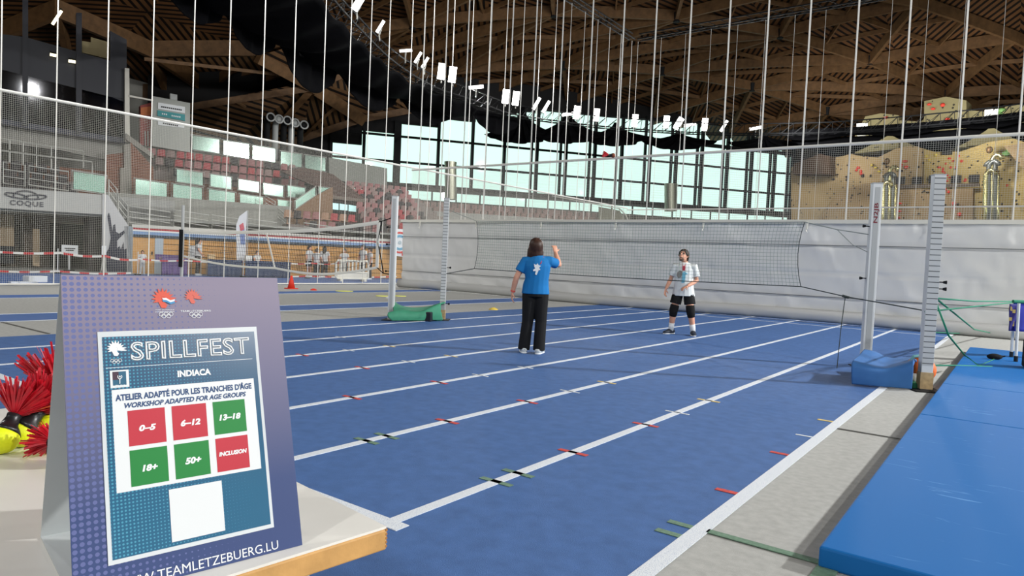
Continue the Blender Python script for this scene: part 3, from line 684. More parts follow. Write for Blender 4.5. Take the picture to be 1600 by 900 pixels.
struct(slab('trim_slab_edge', W, 5.1, [(516, 305), (570, 311), (570, 316), (516, 310)], .4, mat('slab_edge', (110, 100, 92), .8)))

# ------------------------------------------------------------------ seats
SEATC = {'red': (166, 70, 74), 'pink': (152, 106, 106), 'dark': (66, 62, 64), 'tan': (164, 132, 110), 'grey': (142, 120, 116)}
def seat_mesh(name, c):
    mb = MB()
    mb.grid(lambda u, v: ((u-.5)*.39*(1-.12*(v > .8)), .06-.10*v-.03*math.cos((u-.5)*3), .34+.5*v-.06*v*v), 4, 4)
    mb.grid(lambda u, v: ((u-.5)*.38, -.02-.36*v, .36+.06*v*v-.03*math.cos((u-.5)*3)), 4, 3)
    mb.box((0, .06, .18), (.06, .06, .36)); mb.box((0, -.05, .03), (.18, .2, .05))
    bmesh.ops.recalc_face_normals(mb.bm, faces=mb.bm.faces); me = bpy.data.meshes.new(name)
    bmesh.ops.solidify(mb.bm, geom=mb.bm.faces[:], thickness=.03); mb.bm.to_mesh(me); mb.bm.free()
    me.materials.append(mat('seat_'+c, SEATC[c], .5)); return me
SEATM = {c: seat_mesh('stadium_seat', c) for c in SEATC}
CW = {'red': 'bright red', 'pink': 'faded pink', 'dark': 'black', 'tan': 'tan', 'grey': 'grey'}
def seat(p, rz, c, where, grp):
    o = bpy.data.objects.new('stadium_seat', SEATM[c]); C.objects.link(o); o.location = p; o.rotation_euler = (0, 0, rz)
    tag(o, '%s stadium seat %s' % (CW[c], where), 'seat', grp+', '+CW[c]); return o
rzW = math.atan2(-W.n.x*-1, W.n.y)  # seat faces -n
rzW = math.atan2(W.n.y, W.n.x)-math.pi/2
rng = random.Random(11)
def pick(ws): return rng.choices([k for k, _ in ws], [x for _, x in ws])[0]
# upper rows above the glazed railings
rowsU = [(9.0-1.0*0, 6.02, 'in the top row over the glazed railings'), (8.2, 5.45, 'in the middle row over the glazed railings'), (7.4, 4.9, 'in the bottom row over the glazed railings')]
m_step = mat('tier_step', (118, 108, 104), .8)
mb = MB()
for off, z, _ in rowsU: fbox(mb, W, 2.9, 11.6, off-.45, 9.6, z-.55, z)
struct(mb.build('stairs_upper_tier', m_step))
for (off, z, where), n, s0 in zip(rowsU, (17, 16, 15), (3.1, 3.4, 4.2)):
    for i in range(n):
        s = s0+.5*i
        if s > 11.4: break
        seat(W.P(s, off, z), rzW, pick((('pink', 5), ('red', 2), ('dark', 2), ('grey', 2))), where, 'seats '+where)
# lower rows above the coloured band
rowsL = [(2.4, 2.75, 'in the back row just above the coloured band', 8.9, 12.8), (1.5, 2.2, 'in the front row just above the coloured band', 10.0, 14.9)]
mb = MB(); fbox(mb, W, 8.8, 13.2, 1.95, 3.2, 2.2, 2.75); struct(mb.build('stairs_lower_tier', m_step))
for off, z, where, s0, s1 in rowsL:
    n = int((s1-s0)/.52)
    for i in range(n+1): seat(W.P(s0+.52*i, off, z), rzW, pick((('pink', 4), ('red', 4), ('dark', 4), ('tan', 2)) if z > 2.5 else (('dark', 5), ('pink', 4), ('grey', 2))), where, 'seats '+where)
# steep block by the facade corner
mb = MB(); steps = []
for r in range(9):
    off, z = 2.4+.85*r, 2.72+.335*r; fbox(mb, W, 13.2+.2*r, 20.2, off-.45, off+9-.8*r, z-.36 if r else 2.0, z)
    steps.append((off, z))
struct(mb.build('stairs_corner_block', m_step))
ordn = ['bottom', 'second', 'third', 'fourth', 'fifth', 'sixth', 'seventh', 'eighth', 'top']
for r, (off, z) in enumerate(steps):
    for i in range(9):
        s = 13.45+.2*r+.5*i
        p = W.P(s, off, z)
        seat(p, rzW, pick((('pink', 5), ('grey', 5), ('dark', 3), ('red', .6))), 'in the %s row of the steep corner block' % ordn[r], 'steep block seats, %s row' % ordn[r])
# front block right of the corner, under the steep one
for r in range(2):
    for i in range(9): seat(W.P(15.5+.5*i, 1.5-.1+.5*r, 2.2+.25*r), rzW, pick((('dark', 3), ('pink', 4), ('red', 2), ('tan', 1))), 'in the %s row above the target board' % ('lower' if r == 0 else 'upper'), 'seats by the target board, %s' % r)
# dark seats of the left tier behind the rail frames
mb = MB()
for r in range(3): fbox(mb, W, -9, -.6, 3.6+.9*r, 6.4, 2.5 if r == 0 else 3.2+.5*r-.5, 3.25+.5*r)
struct(mb.build('stairs_left_tier', m_step))
for r in range(3):
    for i in range(8): seat(W.P(-4.6+.52*i-.3*r, 4.0+.9*r, 3.25+.5*r), rzW, 'dark', 'in the %s row behind the entrance roof rails' % ('front', 'middle', 'rear')[r], 'black seats behind the entrance roof, %s' % r)
# rail pipes above the dark seats
for k, (pts, lab) in enumerate((([(0, 216), (60, 226), (130, 236), (130, 262)], 'long white pipe rail on thin posts behind the black seats'), ([(0, 235), (60, 243), (144, 253), (144, 275)], 'long white pipe rail on thin posts in front of the black seats'))):
    t = empty('pipe_rail', mW(70, 262, 3.4+2*(1-k)), 0, lab, 'railing'); off = 3.4+2*(1-k)
    MB().tube([mW(a, b, off) for a, b in pts], .035, 6).build('rail', m_rail, t)
    for x in (15, 36, 57, 80): MB().tube([mW(x, pts[0][1]+.16*x, off), mW(x, pts[0][1]+.16*x+16, off)], .03, 6).build('post', m_rail, t)

# ---- far stand below the facade
rzF = math.atan2(FA.n.y, FA.n.x)-math.pi/2
s_a, z_a = FA.px(645, 322, -6); s_b, _ = FA.px(965, 340, -6)
z_rows = []
mb = MB()
for r in range(4):
    off = -9+1.0*r; z = 3.5+.45*r; fbox(mb, FA, s_a-2, s_b+26, off-.5, -1.0, z-.55, z); z_rows.append((off, z))
struct(mb.build('stairs_far_stand', mat('far_step', (66, 56, 54), .8)))
mb = MB(); fbox(mb, FA, s_a-6, s_b+30, -5.4, -5.1, 3.0, 5.35); fbox(mb, FA, s_a-6, s_b+30, -5.1, 0, 4.2, 4.5); fbox(mb, FA, s_a-4, s_b+34, -10.2, -9.6, 0, 4.7); struct(mb.build('wall_far_stand', m_conc))
cnt = 0
far_bm = MB()
for r, (off, z) in enumerate(z_rows):
    n = int((s_b-s_a)/.56)
    for i in range(n):
        s = s_a+.56*i
        if r < 2 and i < 34: seat(FA.P(s, off, z), rzF, pick((('grey', 9), ('pink', 3), ('dark', 1))), 'in the %s row of the far window stand' % ('front', 'second')[r], 'far stand seats, row %d' % (r+1))
        else:
            p = FA.P(s, off, z); R = Matrix.Rotation(rzF, 3, 'Z'); far_bm.box(p+V((0, 0, .6)), (.45, .06, .52), R).box(p+R @ V((0, -.2, .38)), (.43, .38, .06), R)
for r in range(2):
    for i in range(44):
        p = FA.P(s_b+2.5+.5*i, -9+1.0*r, z_rows[r][1]); R = Matrix.Rotation(rzF, 3, 'Z'); far_bm.box(p+V((0, 0, .6)), (.42, .06, .52), R).box(p+R @ V((0, -.2, .38)), (.4, .38, .06), R)
o = far_bm.build('stadium_seating', mat('far_seats', (146, 118, 112), .6, var=.25, scale=1.4)); tag(o, 'mass of greyish pink seats filling the rear rows of the far stand', 'seats', kind='stuff')
# curved glass balustrade line and stair wall between the two far blocks
t = empty('balustrade', FA.P(s_b, -5, 5), 0, 'white railing line descending along the far stand to the gangway', 'railing')
q = [atx(660, 268, -22.9)]
mb = MB(); pr_ = [FA.at(862, 306, -4), FA.at(905, 314, -5), FA.at(940, 321, -6), FA.at(968, 326, -7), FA.at(978, 336, -8.6), FA.at(982, 346, -9)]
mb.tube(pr_, .05, 6); mb.build('top_rail', m_cream, t); mb = MB()
for x, y, o_ in ((905, 314, -5), (940, 321, -6), (968, 326, -7)): mb.tube([FA.at(x, y, o_), FA.at(x, y+18, o_)], .035, 5)
mb.build('post', m_rail, t)
mb = MB(); mb.prism([FA.at(936, 323, -6.4), FA.at(968, 329, -7), FA.at(980, 347, -9), FA.at(936, 347, -9)], FA.n*.1); mb.build('panel', mat('gangway_panel', (132, 130, 112), .6), t)
# rolled net lying across the far seats
o = MB().tube([FA.at(646+9.3*k, 331.5+1.0*k+(.8 if k % 2 else 0), -9.8) for k in range(12)], [.10+.07*math.sin(k*1.3)**2 for k in range(12)], 8).build('rolled_net', m_cream, smooth=True); tag(recentre(o), 'rolled white net lying along the far seats above the curtain end', 'net')
# steel ventilation drums in front of the glass
for (x, y0, y1, wd, lab) in ((704, 254, 312, 18, 'big round metal vent drum before the windows, nearer the left'), (1048, 288, 330, 17, 'big round metal vent drum before the windows, farther right')):
    p0, p1 = FA.at(x, y1, -3), FA.at(x, y0, -3); r = abs((FA.at(x+wd/2, y0, -3)-p1).length)
    t = empty('vent_drum', p0, 0, lab, 'vent'); m_drum = mat('vent_metal', (168, 168, 150), .35, metal=.7)
    MB().tube([p0, p1], r, 24).build('drum', m_drum, t, smooth=False)
    MB().tube([p1-V((0, 0, .12)), p1+V((0, 0, .05))], r*1.06, 24).build('rim', m_drum, t)
    for k in range(2): MB().tube([p0.lerp(p1, .3+.3*k)-V((0, 0, .04)), p0.lerp(p1, .3+.3*k)+V((0, 0, .04))], r*1.03, 24).build('band', m_drum, t)
# ventilation tubes with round mouths
for k, (x, y) in enumerate(((421, 184), (434, 187), (447, 189), (459, 193), (473, 196))):
    p = mW(x, y, 12); t = empty('vent_pipe', mW(x, y+52, 12), 0, 'white vent pipe with a round mouth under the roof, %s of the five' % ('leftmost', 'second from left', 'middle', 'second from right', 'rightmost')[k], 'pipe', 'row of vent pipes')
    pts = [p+(-W.n)*.30+V((0, 0, .0))+(W.d*.26*math.cos(a)+Zm*.26*math.sin(a)) for a in [2*math.pi*i/16 for i in range(16)]]
    MB().tube(pts, .055, 8, closed=True).build('mouth', mat('pipe_white', (176, 178, 176), .5), t, smooth=True)
    MB().tube([p+W.n*.0-W.n*.25, p+W.n*.3, p+W.n*.5-Zm*.3, p+W.n*.5-Zm*2.6], .2, 12).build('pipe', mat('pipe_white', (176, 178, 176)) if k in (1, 3) else m_steel, t, smooth=True)
# ================================================================== FOREGROUND TABLE, SIGN, SHUTTLECOCKS
m_top = mat('table_top', (234, 231, 224), .35, var=.03, scale=6, spec=.4)
m_beech = mat('beech_edge', (206, 158, 98), .5, var=.14, scale=14, bump=.1, bscale=60)
K = V((-1.113, 1.031, 0)); ea = V((-.993, .118, 0)); eb = V((-.118, -.993, 0))
tb = empty('folding_table', K+ea*.75+eb*.4, 0, 'white topped table with beech edge under the tilted sign', 'table')
Rt = Matrix((ea, eb, -Zm)).transposed()
def tbox(mb, a0, a1, b0, b1, z0, z1): mb.box(K+ea*(a0+a1)/2+eb*(b0+b1)/2+Zm*(z0+z1)/2, (abs(a1-a0), abs(b1-b0), abs(z1-z0)), Rt); return mb
TWD, TLN = .9, 1.7
tbox(MB(), -.019, TLN, -.0215, TWD+.02, .7345, .74).build('tabletop', m_top, tb)
mb = MB(); tbox(mb, -.022, .003, -.022, TWD+.022, .688, .7345); mb.build('edge_strip', m_beech, tb, bevel=.004)
mb = MB(); tbox(mb, .003, TLN, -.022, .003, .688, .7345); mb.build('edge_strip', m_beech, tb, bevel=.004)
mb = MB(); tbox(mb, .003, TLN, TWD-.003, TWD+.022, .688, .7345); mb.build('edge_strip', m_beech, tb, bevel=.004)
mb = MB()
for k in range(5): tbox(mb, -.0225, -.0015, -.0225, -.018, .694+.009*k, .699+.009*k)
mb.build('finger_joint', mat('beech_end', (166, 118, 70), .6), tb)
for a, b in ((.12, .1), (.12, TWD-.1), (TLN-.12, .1), (TLN-.12, TWD-.1)):
    MB().tube([K+ea*a+eb*b+Zm*0, K+ea*a+eb*b+Zm*.72], .016, 8).build('leg', m_rail, tb)
# tent card
b1 = V((-1.222, .475, .7405)); e_ = V((.197, .98, 0)).normalized(); bk = V((-e_.y, e_.x, 0))
SH = .5621; SW = .40
up_ = (V((0, 0, .538))+bk*.163).normalized(); nn_ = e_.cross(up_)
mx = Matrix((e_, up_, nn_)).transposed().to_4x4(); mx.translation = b1
sg = tag(empty('tent_sign', mtx=mx, label='large purple blue folded card sign standing on the white table'), cat='sign')
m_glare_print = halftone('sign_glare_print', (133, 123, 144), (48, 66, 116), (92, 100, 152), SH, .0108, .30, .37, .55)  # printed blend, with glare painted into its paler lilac top
m_card = mat('card_white', (196, 200, 200), .7, var=.02)
def L3(mb, x0, x1, y0, y1, z0, z1): mb.box(((x0+x1)/2, (y0+y1)/2, (z0+z1)/2), (abs(x1-x0), abs(y1-y0), abs(z1-z0))); return mb
L3(MB(), 0, SW, 0, SH, -.002, 0).build('front_panel', m_glare_print, sg, world=False)
foot = V((0, .334*.29, -.334*.957)); topb = V((0, SH, -.002))
fv = foot-topb
mb = MB(); mb.prism([topb, topb+V((SW, 0, 0)), foot+V((SW, 0, 0)), foot], V((0, -.0006, -.002))); mb.build('back_panel', m_card, sg, world=False)
b0 = V((0, .0008, -.003)); mb = MB(); mb.prism([b0, b0+V((SW, 0, 0)), foot+V((SW, .001, 0)), foot+V((0, .001, 0))], V((0, .0015, .0005))); mb.build('base_flap', m_card, sg, world=False)
mb = MB(); q0, q1 = b0.lerp(foot, .28), b0.lerp(foot, .30); mb.prism([q0+V((.0, .003, 0)), q0+V((SW, .003, 0)), q1+V((SW, .003, 0)), q1+V((.0, .003, 0))], V((0, .0015, 0))); mb.build('base_flap', m_card, sg, world=False)
# laminated poster
m_lam = mat('laminate', (214, 218, 222), .12, spec=.6)
pc = L3(MB(), .053, .3445, .0475, .4555, .0003, .0012).build('poster', m_lam, sg, world=False); pc['label'] = 'laminated white bordered poster'
m_pos = halftone('poster_print', (54, 82, 112), (24, 92, 128), (70, 150, 178), .5, .0062, .34, .36, .25, .3)
L3(MB(), .0597, .3385, .0550, .4455, .0012, .0016).build('poster_field', m_pos, pc, world=False)
m_ink = mat('ink_white', (236, 238, 240), .5); m_inkb = mat('ink_blue', (52, 78, 120), .5); m_inkw = mat('paper_white', (226, 228, 230), .4)
m_tred = mat('tile_red', (190, 52, 66), .4); m_tgreen = mat('tile_green', (38, 130, 62), .4); m_lion = mat('lion_red', (214, 92, 74), .5)
Z1_, Z2_, Z3_ = .0019, .0023, .0027
text_mesh('lettering', 'SPILLFEST', m_ink, pc, .1045, .3262, .3985, .4345, .0021, outline=.032, space=1.04)
L3(MB(), .0634, .3300, .3878, .3886, .0016, .0019).build('rule', m_ink, pc, world=False)
text_mesh('lettering', 'INDIACA', m_ink, pc, .1838, .2455, .3618, .3745, .0021, weight=.045)
L3(MB(), .0695, .1000, .3513, .3831, .0016, .0020).build('club_badge', m_inkw, pc, world=False)
L3(MB(), .0735, .0955, .3555, .3805, .0020, .0022).build('club_badge', mat('badge_teal', (44, 96, 124), .4), pc, world=False)
L3(MB(), .0735, .0835, .3655, .3805, .0022, .0023).build('club_badge', mat('badge_maroon', (72, 50, 66), .4), pc, world=False)
mb = MB(); mb.tube([(.0845, .358, .0025), (.0848, .366, .0025)], .0009, 5).tube([(.0848, .366, .0025), (.0815, .370, .0025), (.082, .3735, .0025)], .0008, 5).tube([(.0848, .366, .0025), (.0885, .370, .0025), (.088, .3735, .0025)], .0008, 5).ball((.0849, .3712, .0025), .0016, 8, 6)
mb.build('club_badge', m_ink, pc, world=False)
text_mesh('lettering', 'FLIN', m_ink, pc, .0775, .092, .3527, .3562, .0024, weight=.02)
wp = L3(MB(), .0710, .3290, .1655, .3477, .0016, .0018).build('age_panel', m_inkw, pc, world=False)
text_mesh('lettering', "ATELIER ADAPTÉ POUR LES TRANCHES D'ÂGE", m_inkb, pc, .0762, .3232, .3268, .3415, .0021, weight=.04)
text_mesh('lettering', 'WORKSHOP ADAPTED FOR AGE GROUPS', m_inkb, pc, .0900, .3110, .3125, .3222, .0021, shear=.25, weight=.04)
for i, (tx, col, bx) in enumerate((('0–5', m_tred, (.1119, .1404, .268, .2795)), ('6–12', m_tred, (.1833, .2190, .2675, .2800)), ('13–18', m_tgreen, (.2545, .2965, .2695, .2815)), ('18+', m_tgreen, (.1134, .1395, .1955, .2075)), ('50+', m_tgreen, (.1866, .2160, .1960, .2085)), ('INCLUSION', m_tred, (.2490, .3030, .2010, .2095)))):
    cx = (.0945, .1690, .2442)[i % 3]; cy = .2435 if i < 3 else .1720
    tl = L3(MB(), cx, cx+.0625, cy, cy+.0640, .0018, .0022).build('age_tile', col, pc, world=False)
    tl['label'] = ('red' if col is m_tred else 'green')+' age tile'
    text_mesh('lettering', tx, m_ink, pc, *bx, .0025, shear=.2, weight=.05)
L3(MB(), .1555, .2500, .0625, .1560, .0016, .0020).build('white_square', m_inkw, pc, world=False)
# emblems: maned lion heads and five rings
def lionhead(cx, cy, s, m, stripes_=True, par=None, z=.0006):
    mb = MB(); rr = random.Random(5)
    base = [(-.2, -.9), (.25, -.95), (.45, -.5), (.2, -.25), (.1, .05)]
    mb.prism([(cx+s*x*.5, cy+s*y*.5, z) for x, y in [(-.45, -.35), (-.2, -.95), (.2, -1.0), (.4, -.7), (.15, -.35), (.35, -.05), (.2, .35), (-.2, .4), (-.6, .1)]], (0, 0, .0004))
    for k, (a, l) in enumerate(((200, .95), (178, 1.0), (155, 1.0), (132, 1.05), (110, 1.1), (88, 1.1), (66, 1.05), (44, 1.0), (24, 1.05), (2, 1.25), (-14, 1.3))):
        a = math.radians(a); d = V((math.cos(a), math.sin(a), 0)); n = V((-d.y, d.x, 0)); o = V((cx, cy, z+.0004+.00003*k))
        mb.prism([o+d*.12*s-n*.09*s, o+d*.34*s*l-n*.07*s, o+d*.55*s*l+n*.02*s, o+d*.36*s*l+n*.07*s, o+d*.12*s+n*.08*s], (0, 0, .0002))
    o = mb.build('lion_emblem', m, par or sg, world=False)
    if stripes_:
        for q, (c, dy) in enumerate((((232, 234, 238), -.02), ((70, 140, 190), -.13))):
            mb = MB(); mb.prism([(cx+s*x, cy+s*(y+dy), z+.0012) for x, y in ((-.05, .06), (.15, .07), (.35, -.06), (.58, .0), (.56, -.10), (.36, -.17), (.16, -.05), (.0, -.03))], (0, 0, .0002)); mb.build('lion_emblem', mat('emblem_%d' % q, c, .5), par or sg, world=False)
def rings(cx, cy, s, par=None, z=.0008):
    mb = MB()
    for k in range(5):
        ox, oy = (k-2)*.42*s, (-.18*s if k % 2 else .18*s)
        mb.tube([(cx+ox+.36*s*math.cos(2*math.pi*i/20), cy+oy+.36*s*math.sin(2*math.pi*i/20), z) for i in range(20)], .055*s, 5, closed=True)
    mb.build('ring_emblem', m_ink, par or sg, world=False)
lionhead(.1666, .5165, .037, m_lion); lionhead(.2210, .5205, .028, mat('lion_pale', (208, 104, 92), .5), False)
rings(.1704, .4842, .0104); rings(.2258, .4830, .0104)
text_mesh('lettering', 'TEAM LËTZEBUERG', m_ink, sg, .1974, .2547, .4900, .4940, .0006, weight=.01)
for y in (.4935, .4900): text_mesh('lettering', 'TEAM OLYMPIQUE' if y > .492 else 'LUXEMBOURGEOIS', m_ink, sg, .1520, .1860, y, y+.0024, .0006)
lionhead(.0806, .4228, .027, m_ink, False, pc, .0019); rings(.0805, .3998, .0075, pc, .0021)
text_mesh('lettering', 'WWW.TEAMLETZEBUERG.LU', m_ink, sg, .052, .3499, .0048, .0212, .0008)

# indiaca shuttlecocks lying on the table
m_yel = mat('yellow_foam', (222, 232, 32), .5, var=.05, scale=30, bump=.15, bscale=120)
m_blk = mat('black_rubber', (24, 24, 26), .35, spec=.5)
m_redf = mat('red_feather', (196, 22, 40), .4, var=.25, scale=40, spec=.5)
def indiaca(p, d, label, seed=1, r=.042, L=.17, spread=1.0, ball=None):
    """yellow padded ball at p, black collar and a fan of red plastic feathers pointing along d"""
    rr = random.Random(seed); d = V(d).normalized(); sd = d.orthogonal().normalized(); s2 = d.cross(sd)
    t = empty('indiaca', V(p)-V((0, 0, r)), 0, label, 'shuttlecock', None)
    R = Matrix((sd, s2, d)).transposed()
    mb = MB(); mb.ball(V(p), (r*1.05, r*1.05, r*.95), 20, 12, R); mb.build('ball', ball or m_yel, t, smooth=True)
    mb = MB(); c = V(p)
    mb.tube([c+d*r*.45, c+d*r*.75, c+d*r*1.05, c+d*r*1.5, c+d*r*1.75], [r*.98, r*.80, r*.52, r*.42, r*.46], 18); mb.build('collar', m_blk, t, smooth=True)
    mb = MB(); base = c+d*r*1.6
    for k in range(230):
        a = rr.uniform(0, 2*math.pi); q = math.sqrt(rr.random())*.95*spread*1.25
        dr = (d+(sd*math.cos(a)+s2*math.sin(a))*q).normalized(); l = L*rr.uniform(.55, .8)
        w_ = dr.cross(V((rr.uniform(-1, 1), rr.uniform(-1, 1), rr.uniform(-1, 1)))).normalized()*.0036
        m1 = base+dr*l*.5+V((0, 0, -.004)); e1 = base+dr*l+V((0, 0, -.012))+w_*rr.uniform(-1, 1)
        if min(m1.z, e1.z) < p[2]-r+.002: continue
        nrm = dr.cross(w_).normalized()*.0006
        mb.prism([base-w_*.6, m1-w_, e1-w_*.8, e1+w_*.8, m1+w_, base+w_*.6], nrm)
    mb.build('feathers', m_redf, t); return t
TZ = .7405
def ontable(x, y, r=.042): return fl(x, y, TZ+r)
indiaca(ontable(2, 686), (-.35, .55, .8), 'yellow ball shuttlecock cut by the left picture edge, nearest on the table', seed=2)
indiaca(ontable(33, 676), (.0, .62, .75), 'yellow ball shuttlecock with black collar pointing up behind the nearest one', seed=3, L=.19)
indiaca(ontable(78, 668), (-.93, .30, .35), 'yellow ball shuttlecock half hidden by the sign, collar turned to the left', seed=4, L=.10)
indiaca(ontable(93, 648), (-.28, .12, .95), 'shuttlecock behind the sign whose red feathers stand highest', seed=5, L=.23)
indiaca(ontable(104, 702), (-.98, -.05, .1), 'shuttlecock behind the sign with red feathers lying low on the table', seed=6, L=.11, spread=1.0)
# the shuttlecock in play, high over the court
indiaca(aty(958, 243, 10.8), (-.8, -.5, .15), 'small red and black shuttlecock flying high above the court net', seed=8, r=.04, L=.17, spread=.45, ball=mat('ball_backlit', (120, 62, 40), .5))  # yellow ball coloured brown: its backlit shade is painted in
# ================================================================== NET POSTS, MATS AND THE RIGHT SIDE
m_pw = mat('post_white', (214, 216, 216), .4, spec=.4); m_pg = mat('post_grey', (176, 178, 178), .4)
def post(name, p, top, sx, sy, label, rz=.25, ruler=False, lettering=None, knobs=(), face_m=None):
    t = empty(name, p, rz, label, 'post')
    L3(MB(), -sx/2, sx/2, -sy/2, sy/2, .012, top).build('upright', face_m or m_pw, t, world=False, bevel=.006)
    L3(MB(), -.16, .16, -.2, .25, 0, .012).build('base_plate', m_steel, t, world=False)
    L3(MB(), -sx/2-.004, sx/2+.004, -sy/2-.004, sy/2+.004, top, top+.012).build('cap', m_pg, t, world=False)
    if ruler:
        L3(MB(), -sx/2+.004, sx/2-.004, -sy/2-.002, -sy/2, .3, top-.02).build('scale_strip', stripes('scale_print', (190, 192, 192), (86, 88, 90), (0, 0, 1), 15.5, rough=.5, duty=.16, var=.05) if 'scale_print' not in MATS else MATS['scale_print'], t, world=False)
        L3(MB(), -sx/2-.006, sx/2+.006, -sy/2-.006, sy/2+.006, .02, .22).build('foot_sleeve', mat('worn_wood', (182, 156, 116), .7, var=.2, scale=20), t, world=False)
    else:
        L3(MB(), -sx/2+.03, sx/2-.03, -sy/2-.004, -sy/2+.001, .1, top-.05).build('face_groove', m_pg, t, world=False)
    for z, s in knobs:
        mb = MB(); mb.tube([(s*sx/2, -.01, z), (s*(sx/2+.06), -.02, z)], .008, 6).tube([(s*(sx/2+.055), -.02, z), (s*(sx/2+.09), -.025, z)], [.015, .024], 8); mb.build('clamp_knob', m_black, t, world=False)
    if lettering:
        o = text_mesh('lettering', lettering, mat('maroon', (120, 40, 52), .5), t, -.16, .16, -.03, .03, 0, weight=.02)
        for v in o.data.vertices: x, y, z = v.co; v.co = V((-y*1.2, -sy/2-.006, top-.42+x*.9))
    return t
post('net_post', (-1.72, 11.04, 0), 2.66, .13, .12, 'tall white net post rising behind the draped blue mat', .45, lettering='N2JB', knobs=((1.30, -1), (2.05, -1)))
post('net_post', (-.835, 9.53, 0), 2.56, .13, .11, 'tall net post with a measuring scale between blue mat and green ropes', .45, ruler=True, knobs=((1.22, 1), (1.3, 1)), face_m=m_pw)
post('net_post', (-10.31, 9.83, 0), 2.53, .12, .12, 'white net post at the left end of the green draped mat', .6, knobs=((1.0, -1), (1.55, -1), (1.9, -1)))
post('net_post', (-9.81, 10.84, 0), 2.58, .11, .11, 'grey net post at the right end of the green draped mat', .6, ruler=True, knobs=((1.12, 1), (.35, 1)), face_m=m_pg)
t = empty('net_post', (-18.6, 9.8, 0), 0, 'dark padded pole holding the left end of the white taped net', 'post')
mb = MB(); mb.tube([(-18.6, 9.8, .02), (-18.6, 9.8, 2.45)], .04, 8); mb.build('upright', m_pg, t); mb = MB(); mb.tube([(-18.56, 9.74, .75), (-18.56, 9.74, 1.78)], .05, 8); mb.build('padding', m_black, t)
mb = MB(); mb.tube([(-18.6, 9.8, 0), (-18.6, 9.8, .05)], .28, 12); mb.build('base_plate', m_steel, t)
# foam mats draped over the post weights
def drape(name, g, m, label, cat='mat', thick=.03, parent=None):
    """g: rows of 3-D control points (front hem .. back), interpolated smoothly"""
    def cr(a, b, c, d, t): return .5*((2*b)+(-a+c)*t+(2*a-5*b+4*c-d)*t*t+(-a+3*b-3*c+d)*t**3)
    def row(r, u):
        n = len(r)-1; f = u*n; i = min(int(f), n-1); t = f-i
        p = [V(r[max(0, min(n, i+k))]) for k in (-1, 0, 1, 2)]; return cr(*p, t)
    def f(u, v): return row([row(r, u) for r in g], v)
    o = MB().grid(f, 28, 28).build(name, m, parent, smooth=True, solid=thick)
    bake(o)
    for pl in o.data.polygons: pl.use_smooth = True
    if parent is None: recentre(o); tag(o, label, cat)
    return o
m_bmat = mat('blue_foam', (54, 102, 160), .75, var=.05, scale=8); m_gmat = mat('green_foam', (62, 138, 108), .65, var=.08, scale=8)
A0, A1 = fl(1331, 603), fl(1424, 611)
def zat(p, x, y):   # height of pixel (x, y) on the vertical through ground point p
    d = ray(x, y); t = math.hypot(p.x, p.y)/math.hypot(d.x, d.y); return (CAM+d*t)
dirv = (A1-A0); back = V((-.05, 1, 0)).normalized()
rows = []
fr_top = [(1331, 566), (1352, 572), (1380, 578), (1405, 574), (1428, 566)]
front = [A0.lerp(A1, k/4) for k in range(5)]
tops = [zat(front[k], *fr_top[k]) for k in range(5)]
rows.append([p+V((0, 0, .03))-back*.02 for p in front])
rows.append([front[k].lerp(tops[k], .5)-back*.03 for k in range(5)])
rows.append([front[k].lerp(tops[k], .95) for k in range(5)])
bt = [(1350, 547), (1368, 551), (1385, 559), (1408, 561), (1438, 558)]
g2 = [p+back*.45 for p in front]; g3 = [p+back*.95 for p in front]
rows.append([tops[k]+back*.18+V((0, 0, .01)) for k in range(5)])
r3 = [zat(g3[k], *bt[k]) for k in range(5)]
rows.append([tops[k].lerp(r3[k], .5)-V((0, 0, .01)) for k in range(5)])
rows.append(r3)
drape('foam_mat', rows, m_bmat, 'blue foam mat draped over the post weights between the right posts')
# weights, bag and green block under the blue mat
t = empty('weight_block', (-1.25, 10.25, 0), .4, 'dark weight block hidden under the blue draped mat', 'weight')
L3(MB(), -.35, .35, -.3, .3, 0, .2).build('block', m_dark, t, world=False, bevel=.02)
gb = fl(1426, 606); t = empty('sports_bag', gb+V((.02, .22, 0)), .3, 'orange bag with white netting behind the measuring post foot', 'bag')
mb = MB(); mb.ball((0, 0, .24), (.13, .11, .13), 14, 10); mb.ball((.10, .02, .20), (.11, .1, .13), 12, 8); mb.build('bag_body', mat('orange_bag', (222, 108, 48), .6, var=.1, scale=20), t, smooth=True, world=False)
mb = MB(); mb.ball((-.03, -.02, .09), (.14, .12, .09), 12, 8); mb.build('bag_bottom', m_cream, t, smooth=True, world=False)
mb = MB(); mb.tube([(-.10, -.06, .30), (-.07, -.08, .37), (.04, -.06, .39), (.10, -.03, .32)], .02, 6); mb.build('strap', mat('aqua', (130, 190, 190), .6), t, world=False)
o = MB().box(gb+V((-.02, .02, .035)), (.36, .22, .07)).build('floor_anchor', mat('green_block', (34, 104, 72), .6), bevel=.01); tag(recentre(o), 'small green block at the foot of the measuring post', 'block')
